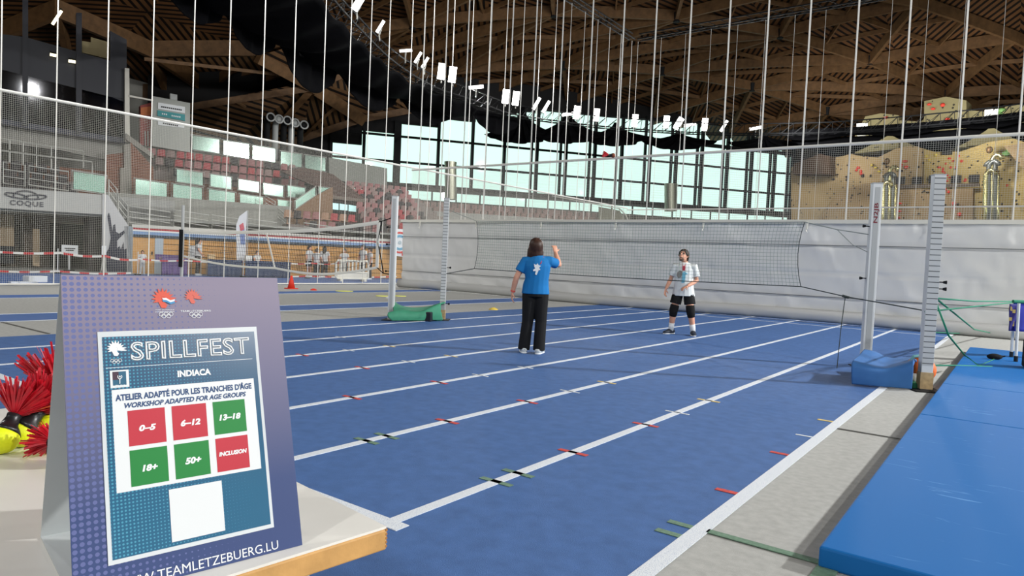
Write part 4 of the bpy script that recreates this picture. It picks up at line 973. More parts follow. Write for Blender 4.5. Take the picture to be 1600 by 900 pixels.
# green mat on the left pair
A0, A1 = fl(612, 503), fl(692, 502); front = [A0.lerp(A1, k/5) for k in range(6)]; back = V((-.25, .97, 0))
ft = [(606, 489), (622, 486), (640, 488), (658, 487), (675, 480), (689, 474)]
tops = [zat(front[k], *ft[k]) for k in range(6)]
rows = [[p+V((0, 0, .03)) for p in front], [front[k].lerp(tops[k], .55)-back*.05 for k in range(6)], [front[k].lerp(tops[k], .97) for k in range(6)], [tops[k]+back*.2+V((0, 0, .012)) for k in range(6)]]
bt = [(612, 468), (624, 477), (640, 481), (656, 481), (672, 479), (688, 474)]
g3 = [p+back*.7 for p in front]; rows.append([zat(g3[k], *bt[k]) for k in range(6)])
drape('foam_mat', rows, m_gmat, 'green foam mat draped between the two left net posts')
t = empty('weight_block', (-10.0, 10.4, 0), .4, 'dark weights under the green draped mat', 'weight'); L3(MB(), -.3, .3, -.25, .25, 0, .2).build('block', m_dark, t, world=False, bevel=.02)
o = MB().box(fl(676, 501)+V((0, .05, .09)), (.3, .16, .18)).build('weight_block', m_gmat, bevel=.02); tag(recentre(o), 'small green cushion under the raised right end of the green mat', 'cushion')
# green ropes from the measuring post to the hurdle-like frame at the right
m_gr = mat('green_rope', (30, 120, 92), .6)
pA = zat(V((-.835, 9.53, 0)), 1462, 466)
def rope(label, pts, r=.012, m=None):
    o = MB().tube(pts, r, 6).build('guy_rope', m or m_gr, smooth=True); tag(recentre(o), label, 'rope'); return o
ex = fl(1582, 556); eA = zat(ex, 1583, 471)
rope('green rope running level from the measuring post to the blue draped frame', [pA, pA.lerp(eA, .4)-V((0, 0, .02)), eA])
rope('green rope rising from the post front to the blue draped frame', [zat(V((-.86, 9.46, 0)), 1446, 487), zat(V((-.86, 9.46, 0)), 1446, 487).lerp(eA, .55)-V((0, 0, .01)), eA-V((0, 0, .02))])
f1 = fl(1552, 523); f2 = fl(1553, 571)
rope('green rope slanting down to a black weight by the curtain hem', [pA, pA.lerp(f1, .5)-V((0, 0, .12)), f1+V((0, 0, .03))])
rope('green rope curving down onto the blue mat', [pA-V((0, 0, .03)), zat(V((-.75, 9.6, 0)), 1482, 524), fl(1508, 556, .1), fl(1530, 572, .1), f2+V((0, 0, .1))])
rope('thin dark green rope along the floor to the frame', [zat(V((-.835, 9.53, 0)), 1452, 519), fl(1500, 521, .02), fl(1586, 521, .05)], .01)
rope('green rope lying low from the post over the mat edge', [zat(V((-.835, 9.53, 0)), 1445, 571), fl(1490, 571, .1), fl(1550, 573, .1)], .012)
for k, x in enumerate((1457, 1460, 1463)): rope('one of the green cords hanging down the side of the measuring post', [zat(V((-.8, 9.6, 0)), x, 470), zat(V((-.8, 9.6, 0)), x-3+k, 500), zat(V((-.8, 9.6, 0)), x-2, 522)], .008)['group'] = 'cords on the measuring post'
for (p, l) in ((f1, 'black rope weight on the floor before the curtain hem'), (f2+V((0, 0, .09)), 'black rope weight on the blue mat')):
    t = empty('rope_weight', p, .3, l, 'weight'); mb = MB(); mb.ball((0, 0, .05), (.11, .06, .05), 12, 8); mb.build('body', m_black, t, smooth=True, world=False); mb = MB(); mb.tube([(.08, 0, .05), (.14, 0, .07)], .012, 6); mb.build('loop', m_blk, t, world=False)
# frame with blue cloth at the right edge
t = empty('draped_frame', ex+V((.3, 0, 0)), 0, 'white legged frame hung with a dark blue patterned cloth at the right edge', 'frame')
m_bc = mat('royal_cloth', (34, 44, 150), .7, var=.1, scale=6)
c0 = ex; wX = V((.8, .59, 0))
for k, (x, y) in enumerate(((1580, 558), (1587, 565))):
    p = fl(x, y, .1); lg = MB().tube([p+V((0, 0, .02)), zat(p, x+5, 474)], .022, 8).build('leg', m_pw, t); MB().tube([p, p+V((0, 0, .09))], .03, 8).build('rubber_foot', m_blk, lg)
p = fl(1584, 560, .1); P2 = lambda x, y: zat(p, x, y)
def cl(u, v):
    q = P2(1584, 471).lerp(P2(1584, 517), v); return q+wX*(u*1.3)+V((.02*math.sin(u*20), -.05*v+.03*math.sin(u*14+v*3), 0))
MB().grid(cl, 26, 12).build('cloth', m_bc, t, smooth=True, solid=.01)
mb = MB(); mb.tube([P2(1583, 471), P2(1583, 471)+wX*1.3], .03, 8); mb.build('top_bar', m_gr, t)
def cl2(u, v): q = P2(1581, 475).lerp(P2(1580, 517), v); return q+wX*(u*.12)-V((.03, .06+.02*math.sin(v*9+u*5), 0))
m_pat = mat('patterned_cloth', (44, 40, 110), .7)
MB().grid(cl2, 6, 20).build('patterned_edge', m_pat, t, smooth=True, solid=.012)
mb = MB(); rr = random.Random(4)
for k in range(8): q = cl2(rr.uniform(.1, .9), rr.uniform(.1, .95)); mb.box(q-V((.01, .012, 0)), (.04, .014, rr.uniform(.04, .09)))
mb.build('patterned_edge', mat('gold_print', (206, 180, 110), .6), t)
t = empty('black_bag', fl(1599, 574, .1), .2, 'black case standing on the blue mat at the right picture edge', 'case'); L3(MB(), 0, .5, -.15, .15, 0, .42).build('body', m_black, t, world=False, bevel=.03)
mb = MB(); mb.tube([(.1, 0, .42), (.12, 0, .48), (.3, 0, .48), (.32, 0, .42)], .012, 6); mb.build('handle', m_blk, t, world=False)
# blue gym mats
m_gym = bpy.data.materials.new('gym_mat_vinyl'); m_gym.use_nodes = True; nt = m_gym.node_tree; bs = nt.nodes['Principled BSDF']
bs.inputs['Roughness'].default_value = .6; bs.inputs['Specular IOR Level'].default_value = .2
tc = nt.nodes.new('ShaderNodeTexCoord'); mp = nt.nodes.new('ShaderNodeMapping'); mp.inputs['Rotation'].default_value = (0, 0, .7); mp.inputs['Scale'].default_value = (.8, 5, 1)
nz = nt.nodes.new('ShaderNodeTexNoise'); nz.inputs['Scale'].default_value = 2.6; nz.inputs['Detail'].default_value = 4; nz.inputs['Distortion'].default_value = 1.6
rp = nt.nodes.new('ShaderNodeValToRGB'); rp.color_ramp.elements[0].position = .66; rp.color_ramp.elements[0].color = S((22, 103, 174)); rp.color_ramp.elements[1].position = .76; rp.color_ramp.elements[1].color = S((96, 150, 204))
nt.links.new(tc.outputs['Object'], mp.inputs['Vector']); nt.links.new(mp.outputs[0], nz.inputs['Vector']); nt.links.new(nz.outputs['Fac'], rp.inputs['Fac']); nt.links.new(rp.outputs['Color'], bs.inputs['Base Color'])
ys = [3.33, 7.25, 9.6, 12.4, 15.3]
for i in range(4):
    t = MB().box((.62, (ys[i]+ys[i+1])/2, .05), (2.56, ys[i+1]-ys[i]-.012, .1)).build('gym_mat', m_gym, bevel=.012); recentre(t)
    tag(t, ('nearest and largest blue gym mat at the lower right', 'second blue gym mat beside the draped blue mat', 'third blue gym mat past the measuring post', 'farthest blue gym mat near the white curtain')[i], 'mat')
# ================================================================== PEOPLE
m_skin = mat('skin', (214, 158, 132), .55, var=.05, scale=30)
def blend_mesh(name, parts, voxel, m, parent, smooth_n=4):
    """parts: list of (points, [(ra, rb)..], ref) lofts joined into one continuous surface"""
    mb = MB()
    for pts, rad, ref in parts:
        if ref == 'ball': mb.ball(pts[0], rad, 18, 12)
        else: mb.tube(pts, rad, 16, ref=ref)
    o = mb.build(name, m, parent, smooth=True, world=False)
    r = o.modifiers.new('r', 'REMESH'); r.mode = 'VOXEL'; r.voxel_size = voxel; r.use_smooth_shade = True
    s_ = o.modifiers.new('s', 'SMOOTH'); s_.iterations = smooth_n; s_.factor = .5
    bake(o)
    for p in o.data.polygons: p.use_smooth = True
    return o
def limb(a, b, c, ra, rb, rc, mid1=None, mid2=None):
    a, b, c = V(a), V(b), V(c)
    return [a, a.lerp(b, .5), b, b.lerp(c, .35), c], [ra, mid1 or (ra+rb)/2*1.02, rb, mid2 or (rb*1.04), rc]
def hand(parts, w, d, palm, curl=.5, s=1.0, side=1):
    """w wrist, d direction of the hand, palm = normal of the palm; five fingers"""
    d, palm = V(d).normalized(), V(palm).normalized(); palm = (palm-d*palm.dot(d)).normalized(); x = d.cross(palm)*side
    w = V(w)
    parts.append(([w-d*.02*s, w+d*.03*s, w+d*.075*s, w+d*.095*s], [(.026*s, .018*s), (.036*s, .016*s), (.042*s, .014*s), (.038*s, .012*s)], tuple(x)))
    for k, (o, l) in enumerate(((-.030, .060), (-.010, .075), (.010, .082), (.030, .072))):
        b = w+d*.088*s+x*o*s; r = .0095*s
        d1 = (d*math.cos(curl*.6)+palm*math.sin(curl*.6)); d2 = (d*math.cos(curl*1.5)+palm*math.sin(curl*1.5)); d3 = (d*math.cos(curl*2.3)+palm*math.sin(curl*2.3))
        p1 = b+d1*l*.45*s+x*o*.25*s; p2 = p1+d2*l*.33*s; p3 = p2+d3*l*.25*s
        parts.append(([b, p1, p2, p3], [r, r*.97, r*.9, r*.75], None))
    b = w+d*.03*s+x*.032*s; t1 = b+(d*.5+x*.75+palm*.35).normalized()*.045*s; t2 = t1+(d*.85+x*.3+palm*.4).normalized()*.032*s
    parts.append(([b, t1, t2], [.013*s, .011*s, .009*s], None))
def head_parts(c, f, tilt_up, s=1.0):
    """c centre of skull, f facing (horizontal unit), returns frame and lofts"""
    up = V((0, 0, 1)); f = V(f).normalized(); rt = f.cross(up)
    F_ = f*math.cos(tilt_up)+up*math.sin(tilt_up); U_ = up*math.cos(tilt_up)-f*math.sin(tilt_up)
    q = lambda x, y, z: V(c)+rt*x*s+F_*y*s+U_*z*s
    P = [([q(0, .012, -.115), q(0, .018, -.09), q(0, .012, -.045), q(0, -.002, 0), q(0, -.008, .05), q(0, -.008, .09), q(0, -.008, .112)],
          [(.030*s, .034*s), (.050*s, .060*s), (.066*s, .084*s), (.075*s, .095*s), (.074*s, .094*s), (.052*s, .066*s), (.018*s, .02*s)], tuple(rt))]
    P.append(([q(0, .088, .02), q(0, .104, -.008), q(0, .116, -.03), q(0, .098, -.036)], [.008*s, .011*s, .015*s, .012*s], None))       # nose
    P.append(([q(-.022, .085, -.066), q(0, .094, -.064), q(.022, .085, -.066)], [.007*s, .010*s, .007*s], None))   # lips
    P.append(([q(-.03, .078, .03), q(0, .088, .032), q(.03, .078, .03)], [.008*s, .010*s, .008*s], None))           # brow
    P.append(([q(0, .07, -.105), q(0, .078, -.095)], [.02*s, .022*s], None))                                       # chin
    for sx in (-1, 1): P.append(([q(sx*.073, -.012, -.03), q(sx*.082, -.018, 0), q(sx*.078, -.02, .025)], [(.006*s, .012*s), (.008*s, .018*s), (.006*s, .012*s)], tuple(F_)))
    return P, q, (rt, F_, U_)
def person(spec):
    T = empty('person', spec['loc'], spec['rz'], spec['label'], 'person', spec.get('group'))
    J = spec['j']; sc = spec.get('fat', 1.0); vox = spec.get('vox', .009); fine = spec.get('fine', True)
    g = lambda k: V(J[k])
    body = []
    hips, waist, chest, neck = g('hips'), g('waist'), g('chest'), g('neck')
    tor = lambda e: ([hips-V((0, 0, .10)), hips, waist, chest, chest.lerp(neck, .55), chest.lerp(neck, .85), neck],
                     [((.145+e)*sc, (.11+e)*sc), ((.172+e)*sc, (.125+e)*sc), ((.155+e)*sc*spec.get('waistf', 1), (.115+e)*sc), ((.178+e)*sc, (.122+e)*sc), ((.165+e)*sc, (.10+e)*sc), ((.10+e)*sc, (.075+e)*sc), ((.060+e), (.062+e))], (1, 0, 0))
    body.append(tor(0))
    hd = g('head'); body.append(([neck-V((0, 0, .04)), neck.lerp(hd, .4), hd-V((0, 0, .04))], [.062, .056, .055], None))
    hp, hq, hf = head_parts(hd, spec['look'], spec.get('tilt', 0), spec.get('hs', 1.0)); body += hp
    for s_, nm in ((1, 'r'), (-1, 'l')):
        sh, el, wr = g('sh_'+nm), g('el_'+nm), g('wr_'+nm)
        body.append(([chest.lerp(sh, .5)+V((0, 0, .03)), sh], [.07, .056], None))
        p, r = limb(sh, el, wr, .052, .041, .029, .047, .042); body.append((p, r, None))
        if fine: hand(body, wr, J['hd_'+nm], J['pm_'+nm], spec.get('curl_'+nm, .45), 1.0, J.get('side_'+nm, 1))
        else: body.append(([wr, wr+V(J['hd_'+nm]).normalized()*.13], [.03, .02], None))
        hp_, kn, an = g('hip_'+nm), g('kn_'+nm), g('an_'+nm)
        p, r = limb(hp_, kn, an, .088, .06, .042, .078, .062); body.append((p, r, None))
        toe = an+V(J['toe_'+nm]); body.append(([an+V((0, 0, .02)), an-V((0, 0, .04)), an.lerp(toe, .45)-V((0, 0, .058)), an.lerp(toe, .8)-V((0, 0, .064))], [.042, .038, .026, .018], None))
    blend_mesh('body', body, vox, m_skin, T)
    # clothes
    top = [tor(.020)]
    e = .018
    top[0] = ([hips+V((0, 0, spec.get('hem', -.02)))]+top[0][0][1:], [((.172+e)*sc*spec.get('hemf', 1.02), (.125+e)*sc*1.05)]+top[0][1][1:], (1, 0, 0))
    top[0] = (top[0][0][:1]+[hips+V((0, 0, .07))]+top[0][0][2:], top[0][1], (1, 0, 0))
    for nm in 'rl':
        sh, el = g('sh_'+nm), g('el_'+nm); k = spec.get('sleeve', .55)
        top.append(([chest.lerp(sh, .45)+V((0, 0, .03)), sh, sh.lerp(el, k*.6), sh.lerp(el, k)], [.085, .075, .073, .075], None))
    shirt = blend_mesh('shirt', top, vox, spec['shirt'], T, 3)
    pants = [([hips+V((0, 0, .10)), hips, hips-V((0, 0, .10))], [((.160+.012)*sc, (.118+.014)*sc), ((.172+.016)*sc, (.125+.018)*sc), ((.155+.02)*sc, (.115+.02)*sc)], (1, 0, 0))]
    for nm in 'rl':
        hp_, kn, an = g('hip_'+nm), g('kn_'+nm), g('an_'+nm)
        if spec.get('shorts'): pants.append(([hp_+V((0, 0, .03)), hp_, hp_.lerp(kn, spec['shorts'])], [.095, .105, .112], None))
        else: pants.append(([hp_+V((0, 0, .03)), hp_, hp_.lerp(kn, .5), kn, kn.lerp(an, .5), an+V((0, 0, spec.get('legend', .0)))], [.10, .108, .096, .084, .085, spec.get('flare', .085)], None))
    blend_mesh('trousers' if not spec.get('shorts') else 'shorts', pants, vox, spec['pants'], T, 3)
    for nm in 'rl':
        an = g('an_'+nm); toe = V(J['toe_'+nm]).normalized(); sd = toe.cross(Zm)
        b = V((an.x, an.y, 0))
        hl = spec.get('heel_'+nm, 0); lift = lambda t: V((0, 0, hl*(1-t)))
        q = [b-toe*.085, b-toe*.05, b+toe*.03, b+toe*.10, b+toe*.165, b+toe*.20]
        sh_ = MB(); sh_.tube([p+V((0, 0, z))+lift(i/5) for i, (p, z) in enumerate(zip(q, (.055, .062, .058, .048, .04, .034)))], [(.034, .026), (.050, .056), (.053, .055), (.054, .042), (.047, .030), (.024, .016)], 14, ref=tuple(sd))
        so = sh_.build('shoe', spec['shoe'], T, smooth=True, world=False)
        mb = MB(); mb.tube([p+V((0, 0, .014))+lift(i/5) for i, p in enumerate(q)], [(.03, .013), (.046, .014), (.046, .014), (.052, .014), (.044, .014), (.02, .012)], 12, ref=tuple(sd)); mb.build('sole', spec.get('sole', m_white), so, smooth=True, world=False)
        if spec.get('sock'): MB().tube([an+V((0, 0, -.04)), an.lerp(g('kn_'+nm), .12), an.lerp(g('kn_'+nm), .34)], [.051, .052, .058], 12).build('sock', spec.get('sockm', m_white), T, smooth=True, world=False)
    # eyes
    for sx in (-1, 1):
        MB().ball(hq(sx*.03, .078, .008), .0115*spec.get('hs', 1), 10, 8).build('eye', mat('eye_dark', (50, 38, 34), .2), T, smooth=True, world=False)
    # hair
    rt, F_, U_ = hf; hs = spec.get('hs', 1.0)
    mb = MB(); hk = spec['hair']; n1, n2 = 26, 16; rows = []
    for j in range(n2+1):
        row = []
        for i in range(n1):
            th = 2*math.pi*i/n1; fz = math.cos(th)            # 1 = front
            front = max(0, fz)**.6
            low = hk['low_back']*(1-front)+hk['low_front']*front
            if abs(fz) < .35: low = hk.get('low_side', low)
            t = j/n2; z = .125-(.125-low)*t
            prof = math.sqrt(max(0.0, 1-min(1, max(0, (z-.02)/.105))**2)) if z > .02 else 1
            rx, ry = .088*prof, .110*prof
            if z < -.05: rx *= hk.get('flare', 1); ry *= hk.get('flare', 1)*.92
            w_ = 1+.04*math.sin(i*2.1+j*.5)
            row.append(mb.bm.verts.new(hq(rx*math.sin(th)*w_, ry*fz*w_-.008, z)))
        rows.append(row)
    for j in range(n2):
        for i in range(n1): mb.bm.faces.new((rows[j][i], rows[j][(i+1) % n1], rows[j+1][(i+1) % n1], rows[j+1][i]))
    h = mb.build('hair', hk['m'], T, smooth=True, world=False, solid=.012*hs)
    bake(h)
    for p in h.data.polygons: p.use_smooth = True
    return T, shirt, hq, hf
# ---- the woman with her back to the camera
wl = V((-5.60, 8.13, 0)); wrz = math.atan2(-wl.x, wl.y)
wrz = math.atan2(wl.y, wl.x)-math.pi/2
m_hairb = mat('brown_hair', (58, 37, 28), .5, var=.3, scale=40)
SHW = .19
wj = dict(hips=(.02, 0, .93), waist=(.03, -.01, 1.08), chest=(.03, -.015, 1.27), neck=(.02, -.02, 1.42), head=(-.005, .0, 1.545),
          sh_r=(.205, 0, 1.345), el_r=(.345, .17, 1.30), wr_r=(.29, .30, 1.475), hd_r=(-.15, .35, .9), pm_r=(-.4, .9, -.2), side_r=-1,
          sh_l=(-.15, 0, 1.33), el_l=(-.265, -.02, 1.09), wr_l=(-.315, .05, .875), hd_l=(-.05, .08, -1), pm_l=(1, .2, 0), side_l=1,
          hip_r=(.105, 0, .86), kn_r=(.115, .01, .47), an_r=(.105, -.03, .09), toe_r=(.06, .2, 0),
          hip_l=(-.065, 0, .86), kn_l=(-.075, .02, .47), an_l=(-.115, .02, .09), toe_l=(-.03, .2, 0))
m_tshirt = mat('blue_tshirt', (22, 112, 176), .8, var=.08, scale=6)
m_blkp = mat('black_trousers', (20, 20, 22), .85)
T, shirt, hq, hf = person(dict(loc=wl, rz=wrz, label='woman in blue T-shirt and black trousers seen from behind, right hand raised', j=wj, fat=.98, waistf=1.0, hem=-.06, hemf=1.10,
       look=(-.18, 1, 0), tilt=.35, hs=1.06, vox=.008, shirt=m_tshirt, pants=m_blkp, shoe=mat('white_shoe', (214, 218, 218), .5), legend=-.035, flare=.088, sleeve=.62, curl_r=.75, curl_l=.5,
       hair=dict(m=m_hairb, low_back=-.20, low_front=.07, low_side=-.17, flare=1.16)))
# print on the back of the shirt, lanyard and wristband
mb = MB()
def bprint(x, z): return V((.03+x, -.158, z))
star = [(-.05, 1.30), (-.02, 1.285), (0, 1.31), (.015, 1.285), (.05, 1.275), (.025, 1.25), (.045, 1.215), (.02, 1.215), (-.005, 1.145), (-.03, 1.15), (-.02, 1.20), (-.055, 1.195), (-.06, 1.215), (-.03, 1.235), (-.045, 1.26)]
mb.prism([bprint(x, z) for x, z in star], (0, .03, 0)); mb.build('shirt_print', m_white, T, world=False)
mb = MB(); mb.tube([(.115, .03, 1.415), (.11, -.075, 1.40), (.085, -.125, 1.34), (.07, -.142, 1.30)], (.012, .004) and .007, 6); mb.build('lanyard', mat('lanyard_red', (170, 40, 60), .6), T, world=False)
mb = MB(); mb.tube([(-.305, .04, .905), (-.309, .043, .885)], .037, 14); mb.build('wristband', mat('wristband', (216, 92, 84), .5), T, world=False)
# ---- the man facing the camera
ml = V((-5.33, 12.95, 0)); mrz = math.atan2(-ml.y, -ml.x)-math.pi/2-.12
mj = dict(hips=(0, 0, .90), waist=(0, .01, 1.06), chest=(0, .0, 1.27), neck=(0, -.01, 1.44), head=(.03, .03, 1.575),
          sh_r=(.19, 0, 1.36), el_r=(.26, .02, 1.09), wr_r=(.33, .12, .90), hd_r=(.12, .1, -1), pm_r=(-.8, .3, 0), side_r=-1,
          sh_l=(-.19, 0, 1.36), el_l=(-.245, .0, 1.09), wr_l=(-.10, .22, .985), hd_l=(.75, .45, -.42), pm_l=(.1, -.2, -1), side_l=1,
          hip_r=(.10, 0, .85), kn_r=(.165, .05, .48), an_r=(.205, .0, .10), toe_r=(.12, .16, 0),
          hip_l=(-.10, 0, .85), kn_l=(-.165, .05, .48), an_l=(-.225, .0, .10), toe_l=(-.05, .19, 0))
m_wsh = mat('white_tshirt', (218, 222, 222), .8, var=.04, scale=6)
T, shirt, hq, hf = person(dict(loc=ml, rz=mrz, label='man in white T-shirt, black shorts and knee pads looking up behind the net', j=mj, fat=1.0, waistf=1.06, hem=-.12, hemf=1.2,
       look=(.30, 1, 0), tilt=.42, hs=1.08, vox=.008, shirt=m_wsh, pants=m_blkp, shorts=.62, shoe=mat('navy_shoe', (42, 48, 60), .6), sock=.16, sleeve=.72, curl_r=.5, curl_l=.45,
       hair=dict(m=mat('dark_hair', (58, 46, 40), .6, var=.3, scale=40), low_back=-.075, low_front=.062, low_side=-.01)))
for nm in 'rl':
    k = V(mj['kn_'+nm]); h = V(mj['hip_'+nm]); a = V(mj['an_'+nm])
    mb = MB(); mb.tube([k.lerp(h, .30), k.lerp(h, .12), k+V((0, .012, 0)), k.lerp(a, .18), k.lerp(a, .30)], [.087, .086, .084, .078, .068], 16); mb.build('knee_pad', mat('knee_pad', (18, 18, 20), .9), T, smooth=True, world=False)
mb = MB()
for sx in (-1, 1):
    c = [hq(sx*.033+.026*math.cos(a), .093, .008+.019*math.sin(a)) for a in [2*math.pi*i/14 for i in range(14)]]; mb.tube(c, .0035, 5, closed=True)
    mb.tube([hq(sx*.06, .09, .012), hq(sx*.083, .02, .012)], .003, 5)
mb.tube([hq(-.008, .094, .01), hq(.008, .094, .01)], .003, 5); mb.build('glasses', m_steel, T, world=False)
mb = MB(); mb.ball(hq(0, .035, -.085), (.055, .055, .04), 12, 8); mb.build('beard', mat('beard', (120, 92, 78), .8), T, smooth=True, world=False)
m_p1, m_p2 = mat('print_grey', (132, 128, 124), .8), mat('print_cyan', (120, 190, 214), .8)
mb = MB(); mb.prism([(x, .09, z) for x, z in ((.02, 1.26), (.07, 1.28), (.12, 1.24), (.13, 1.18), (.09, 1.12), (.05, 1.15), (.03, 1.2))], (0, .062, 0)); mb.build('shirt_print', m_p1, T, world=False)
mb = MB(); mb.prism([(x, .09, z) for x, z in ((.02, 1.24), (-.02, 1.26), (-.08, 1.22), (-.04, 1.2), (-.03, 1.05), (.03, 1.04), (.025, 1.15))], (0, .064, 0)); mb.build('shirt_print', m_p2, T, world=False)
mb = MB(); mb.box((.0, .137, 1.325), (.05, .012, .085)); mb.tube([(.05, .05, 1.44), (.02, .13, 1.37)], .005, 5).tube([(-.05, .05, 1.44), (-.01, .13, 1.37)], .005, 5); mb.build('badge', mat('badge_red', (196, 60, 78), .5), T, world=False)

# ---- children and helpers far behind the left net
m_kids = mat('kids_shirt', (206, 206, 206), .8); m_dkp = mat('dark_leggings', (44, 44, 50), .8)
def kid(x, y, h, label, shirt, pants, hairm, face, arm=0, shorts=None, low=-.08, fl_=1.0):
    p = fl(x, y); k = h/1.70
    toC = math.atan2(-p.y, -p.x)-math.pi/2
    j = dict(hips=(0, 0, .90), waist=(0, 0, 1.06), chest=(0, 0, 1.27), neck=(0, 0, 1.44), head=(0, .01, 1.57),
             sh_r=(.18, 0, 1.36), el_r=(.24, .02+.12*arm, 1.10+.1*arm), wr_r=(.22, .08+.25*arm, .88+.25*arm), hd_r=(0, .2+arm, -1+arm), pm_r=(-1, 0, 0), side_r=-1,
             sh_l=(-.18, 0, 1.36), el_l=(-.24, .02, 1.10), wr_l=(-.24, .08, .88), hd_l=(0, .2, -1), pm_l=(1, 0, 0),
             hip_r=(.095, 0, .85), kn_r=(.10, .02, .48), an_r=(.11, 0, .10), toe_r=(.03, .18, 0), hip_l=(-.095, 0, .85), kn_l=(-.10, .02, .48), an_l=(-.11, 0, .10), toe_l=(-.03, .18, 0))
    T, *_ = person(dict(loc=p, rz=toC+face, label=label, j=j, fat=.92, look=(0, 1, 0), tilt=0, hs=1.1, vox=.016, shirt=shirt, pants=pants, shorts=shorts, shoe=m_white, sleeve=.6,
                  hair=dict(m=hairm, low_back=low, low_front=.06, low_side=low*.8, flare=fl_)))
    T.scale = (k, k, k); return T
m_hk, m_hb = mat('black_hair', (36, 30, 30), .6), m_hairb
kid(482, 433.5, 1.62, 'child in white T-shirt and black shorts by the pine boards, leftmost of a trio', m_kids, m_dkp, m_hk, .9, 0, .7)
kid(494, 434.5, 1.5, 'child in white T-shirt and dark leggings, middle of the trio by the pine boards', m_kids, m_dkp, m_hb, 2.6, .5)
kid(506, 434, 1.62, 'long haired child in white T-shirt, rightmost of the trio by the pine boards', m_kids, m_dkp, m_hk, 2.9, 0, None, -.25, 1.1)
kid(537, 435.5, 1.55, 'person in white T-shirt standing behind the left end of the white barrier', m_kids, m_dkp, m_hk, -.4, .6)
kid(566, 437, 1.78, 'person in white T-shirt and cap behind the right part of the white barrier', m_kids, m_dkp, m_hk, -.9, .2)
kid(577, 437, 1.66, 'person in white T-shirt and dark trousers at the right end of the white barrier', m_kids, m_dkp, m_hb, -1.2, .7)
kid(308, 430.5, 1.72, 'dark haired person in white shirt beside the white flag panel', m_kids, m_dkp, m_hk, 1.5, .4, None, -.2)
kid(222, 428.5, 1.05, 'small child in white shirt standing before the pine door', m_kids, mat('light_trousers', (180, 180, 180), .8), m_hk, 0, 0)
kid(401, 433, 1.25, 'child in white shirt crouched small at the far end of the navy table', m_kids, m_dkp, m_hk, .5, .4)
# ================================================================== CLIMBING WALL, LIGHT RING, SMALL THINGS
def speckle(name, base, dots, scale, thr, rough=.8):
    m = bpy.data.materials.new(name); m.use_nodes = True; nt = m.node_tree; b = nt.nodes['Principled BSDF']; b.inputs['Roughness'].default_value = rough
    tc = nt.nodes.new('ShaderNodeTexCoord'); v = nt.nodes.new('ShaderNodeTexVoronoi'); v.inputs['Scale'].default_value = scale
    nt.links.new(tc.outputs['Object'], v.inputs['Vector'])
    lt = nt.nodes.new('ShaderNodeMath'); lt.operation = 'LESS_THAN'; lt.inputs[1].default_value = thr; nt.links.new(v.outputs['Distance'], lt.inputs[0])
    n = nt.nodes.new('ShaderNodeTexNoise'); n.inputs['Scale'].default_value = .35; nt.links.new(tc.outputs['Object'], n.inputs['Vector'])
    r = nt.nodes.new('ShaderNodeValToRGB'); c = S(base); r.color_ramp.elements[0].color = tuple(x*.85 for x in c[:3])+(1,); r.color_ramp.elements[1].color = tuple(x*1.15 for x in c[:3])+(1,)
    nt.links.new(n.outputs['Fac'], r.inputs['Fac'])
    mx = nt.nodes.new('ShaderNodeMix'); mx.data_type = 'RGBA'; nt.links.new(lt.outputs[0], mx.inputs['Factor']); nt.links.new(r.outputs['Color'], mx.inputs['A']); mx.inputs['B'].default_value = S(dots)
    nt.links.new(mx.outputs['Result'], b.inputs['Base Color']); MATS[name] = m; return m
m_cw = speckle('climbing_plywood', (178, 152, 108), (60, 50, 38), 2.6, .17)
m_cwd = speckle('climbing_plywood_darker', (158, 132, 94), (60, 50, 40), 2.6, .17)  # same plywood with a darker base colour
m_cwl = speckle('climbing_plywood_pale', (192, 166, 104), (64, 54, 38), 2.6, .16)
m_cwg = speckle('climbing_tower', (140, 130, 92), (50, 46, 36), 2.4, .19)
cwt = empty('climbing_wall', CL.P(8, 0, 0), 0, 'long tan climbing wall with coloured holds behind the right net', 'climbing wall')
def cslab(nm, off, pts, th, m): return slab(nm, CL, off, pts, th, m, cwt)
cslab('panel', 0, [(1236, 262), (1296, 236), (1310, 236), (1345, 244), (1372, 246), (1400, 232), (1420, 228), (1444, 230), (1444, 400), (1236, 400)], 1.2, m_cw)
cslab('panel', -.2, [(1444, 232), (1470, 236), (1500, 237), (1545, 222), (1556, 220), (1640, 210), (1640, 400), (1444, 400)], 1.2, m_cwl)
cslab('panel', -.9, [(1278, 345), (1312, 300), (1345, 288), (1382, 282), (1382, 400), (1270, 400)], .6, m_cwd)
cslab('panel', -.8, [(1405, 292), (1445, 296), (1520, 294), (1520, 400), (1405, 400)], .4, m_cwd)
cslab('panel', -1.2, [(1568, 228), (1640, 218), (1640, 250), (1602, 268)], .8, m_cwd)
cslab('ledge_roof', -1.8, [(1240, 256), (1296, 235), (1296, 272), (1238, 272)], 1.4, mat('ledge_brown', (84, 66, 52), .8))
cslab('crossbar', -1.0, [(1404, 289), (1530, 286), (1530, 291), (1404, 294)], .3, mat('bar_brown', (96, 84, 72), .7))
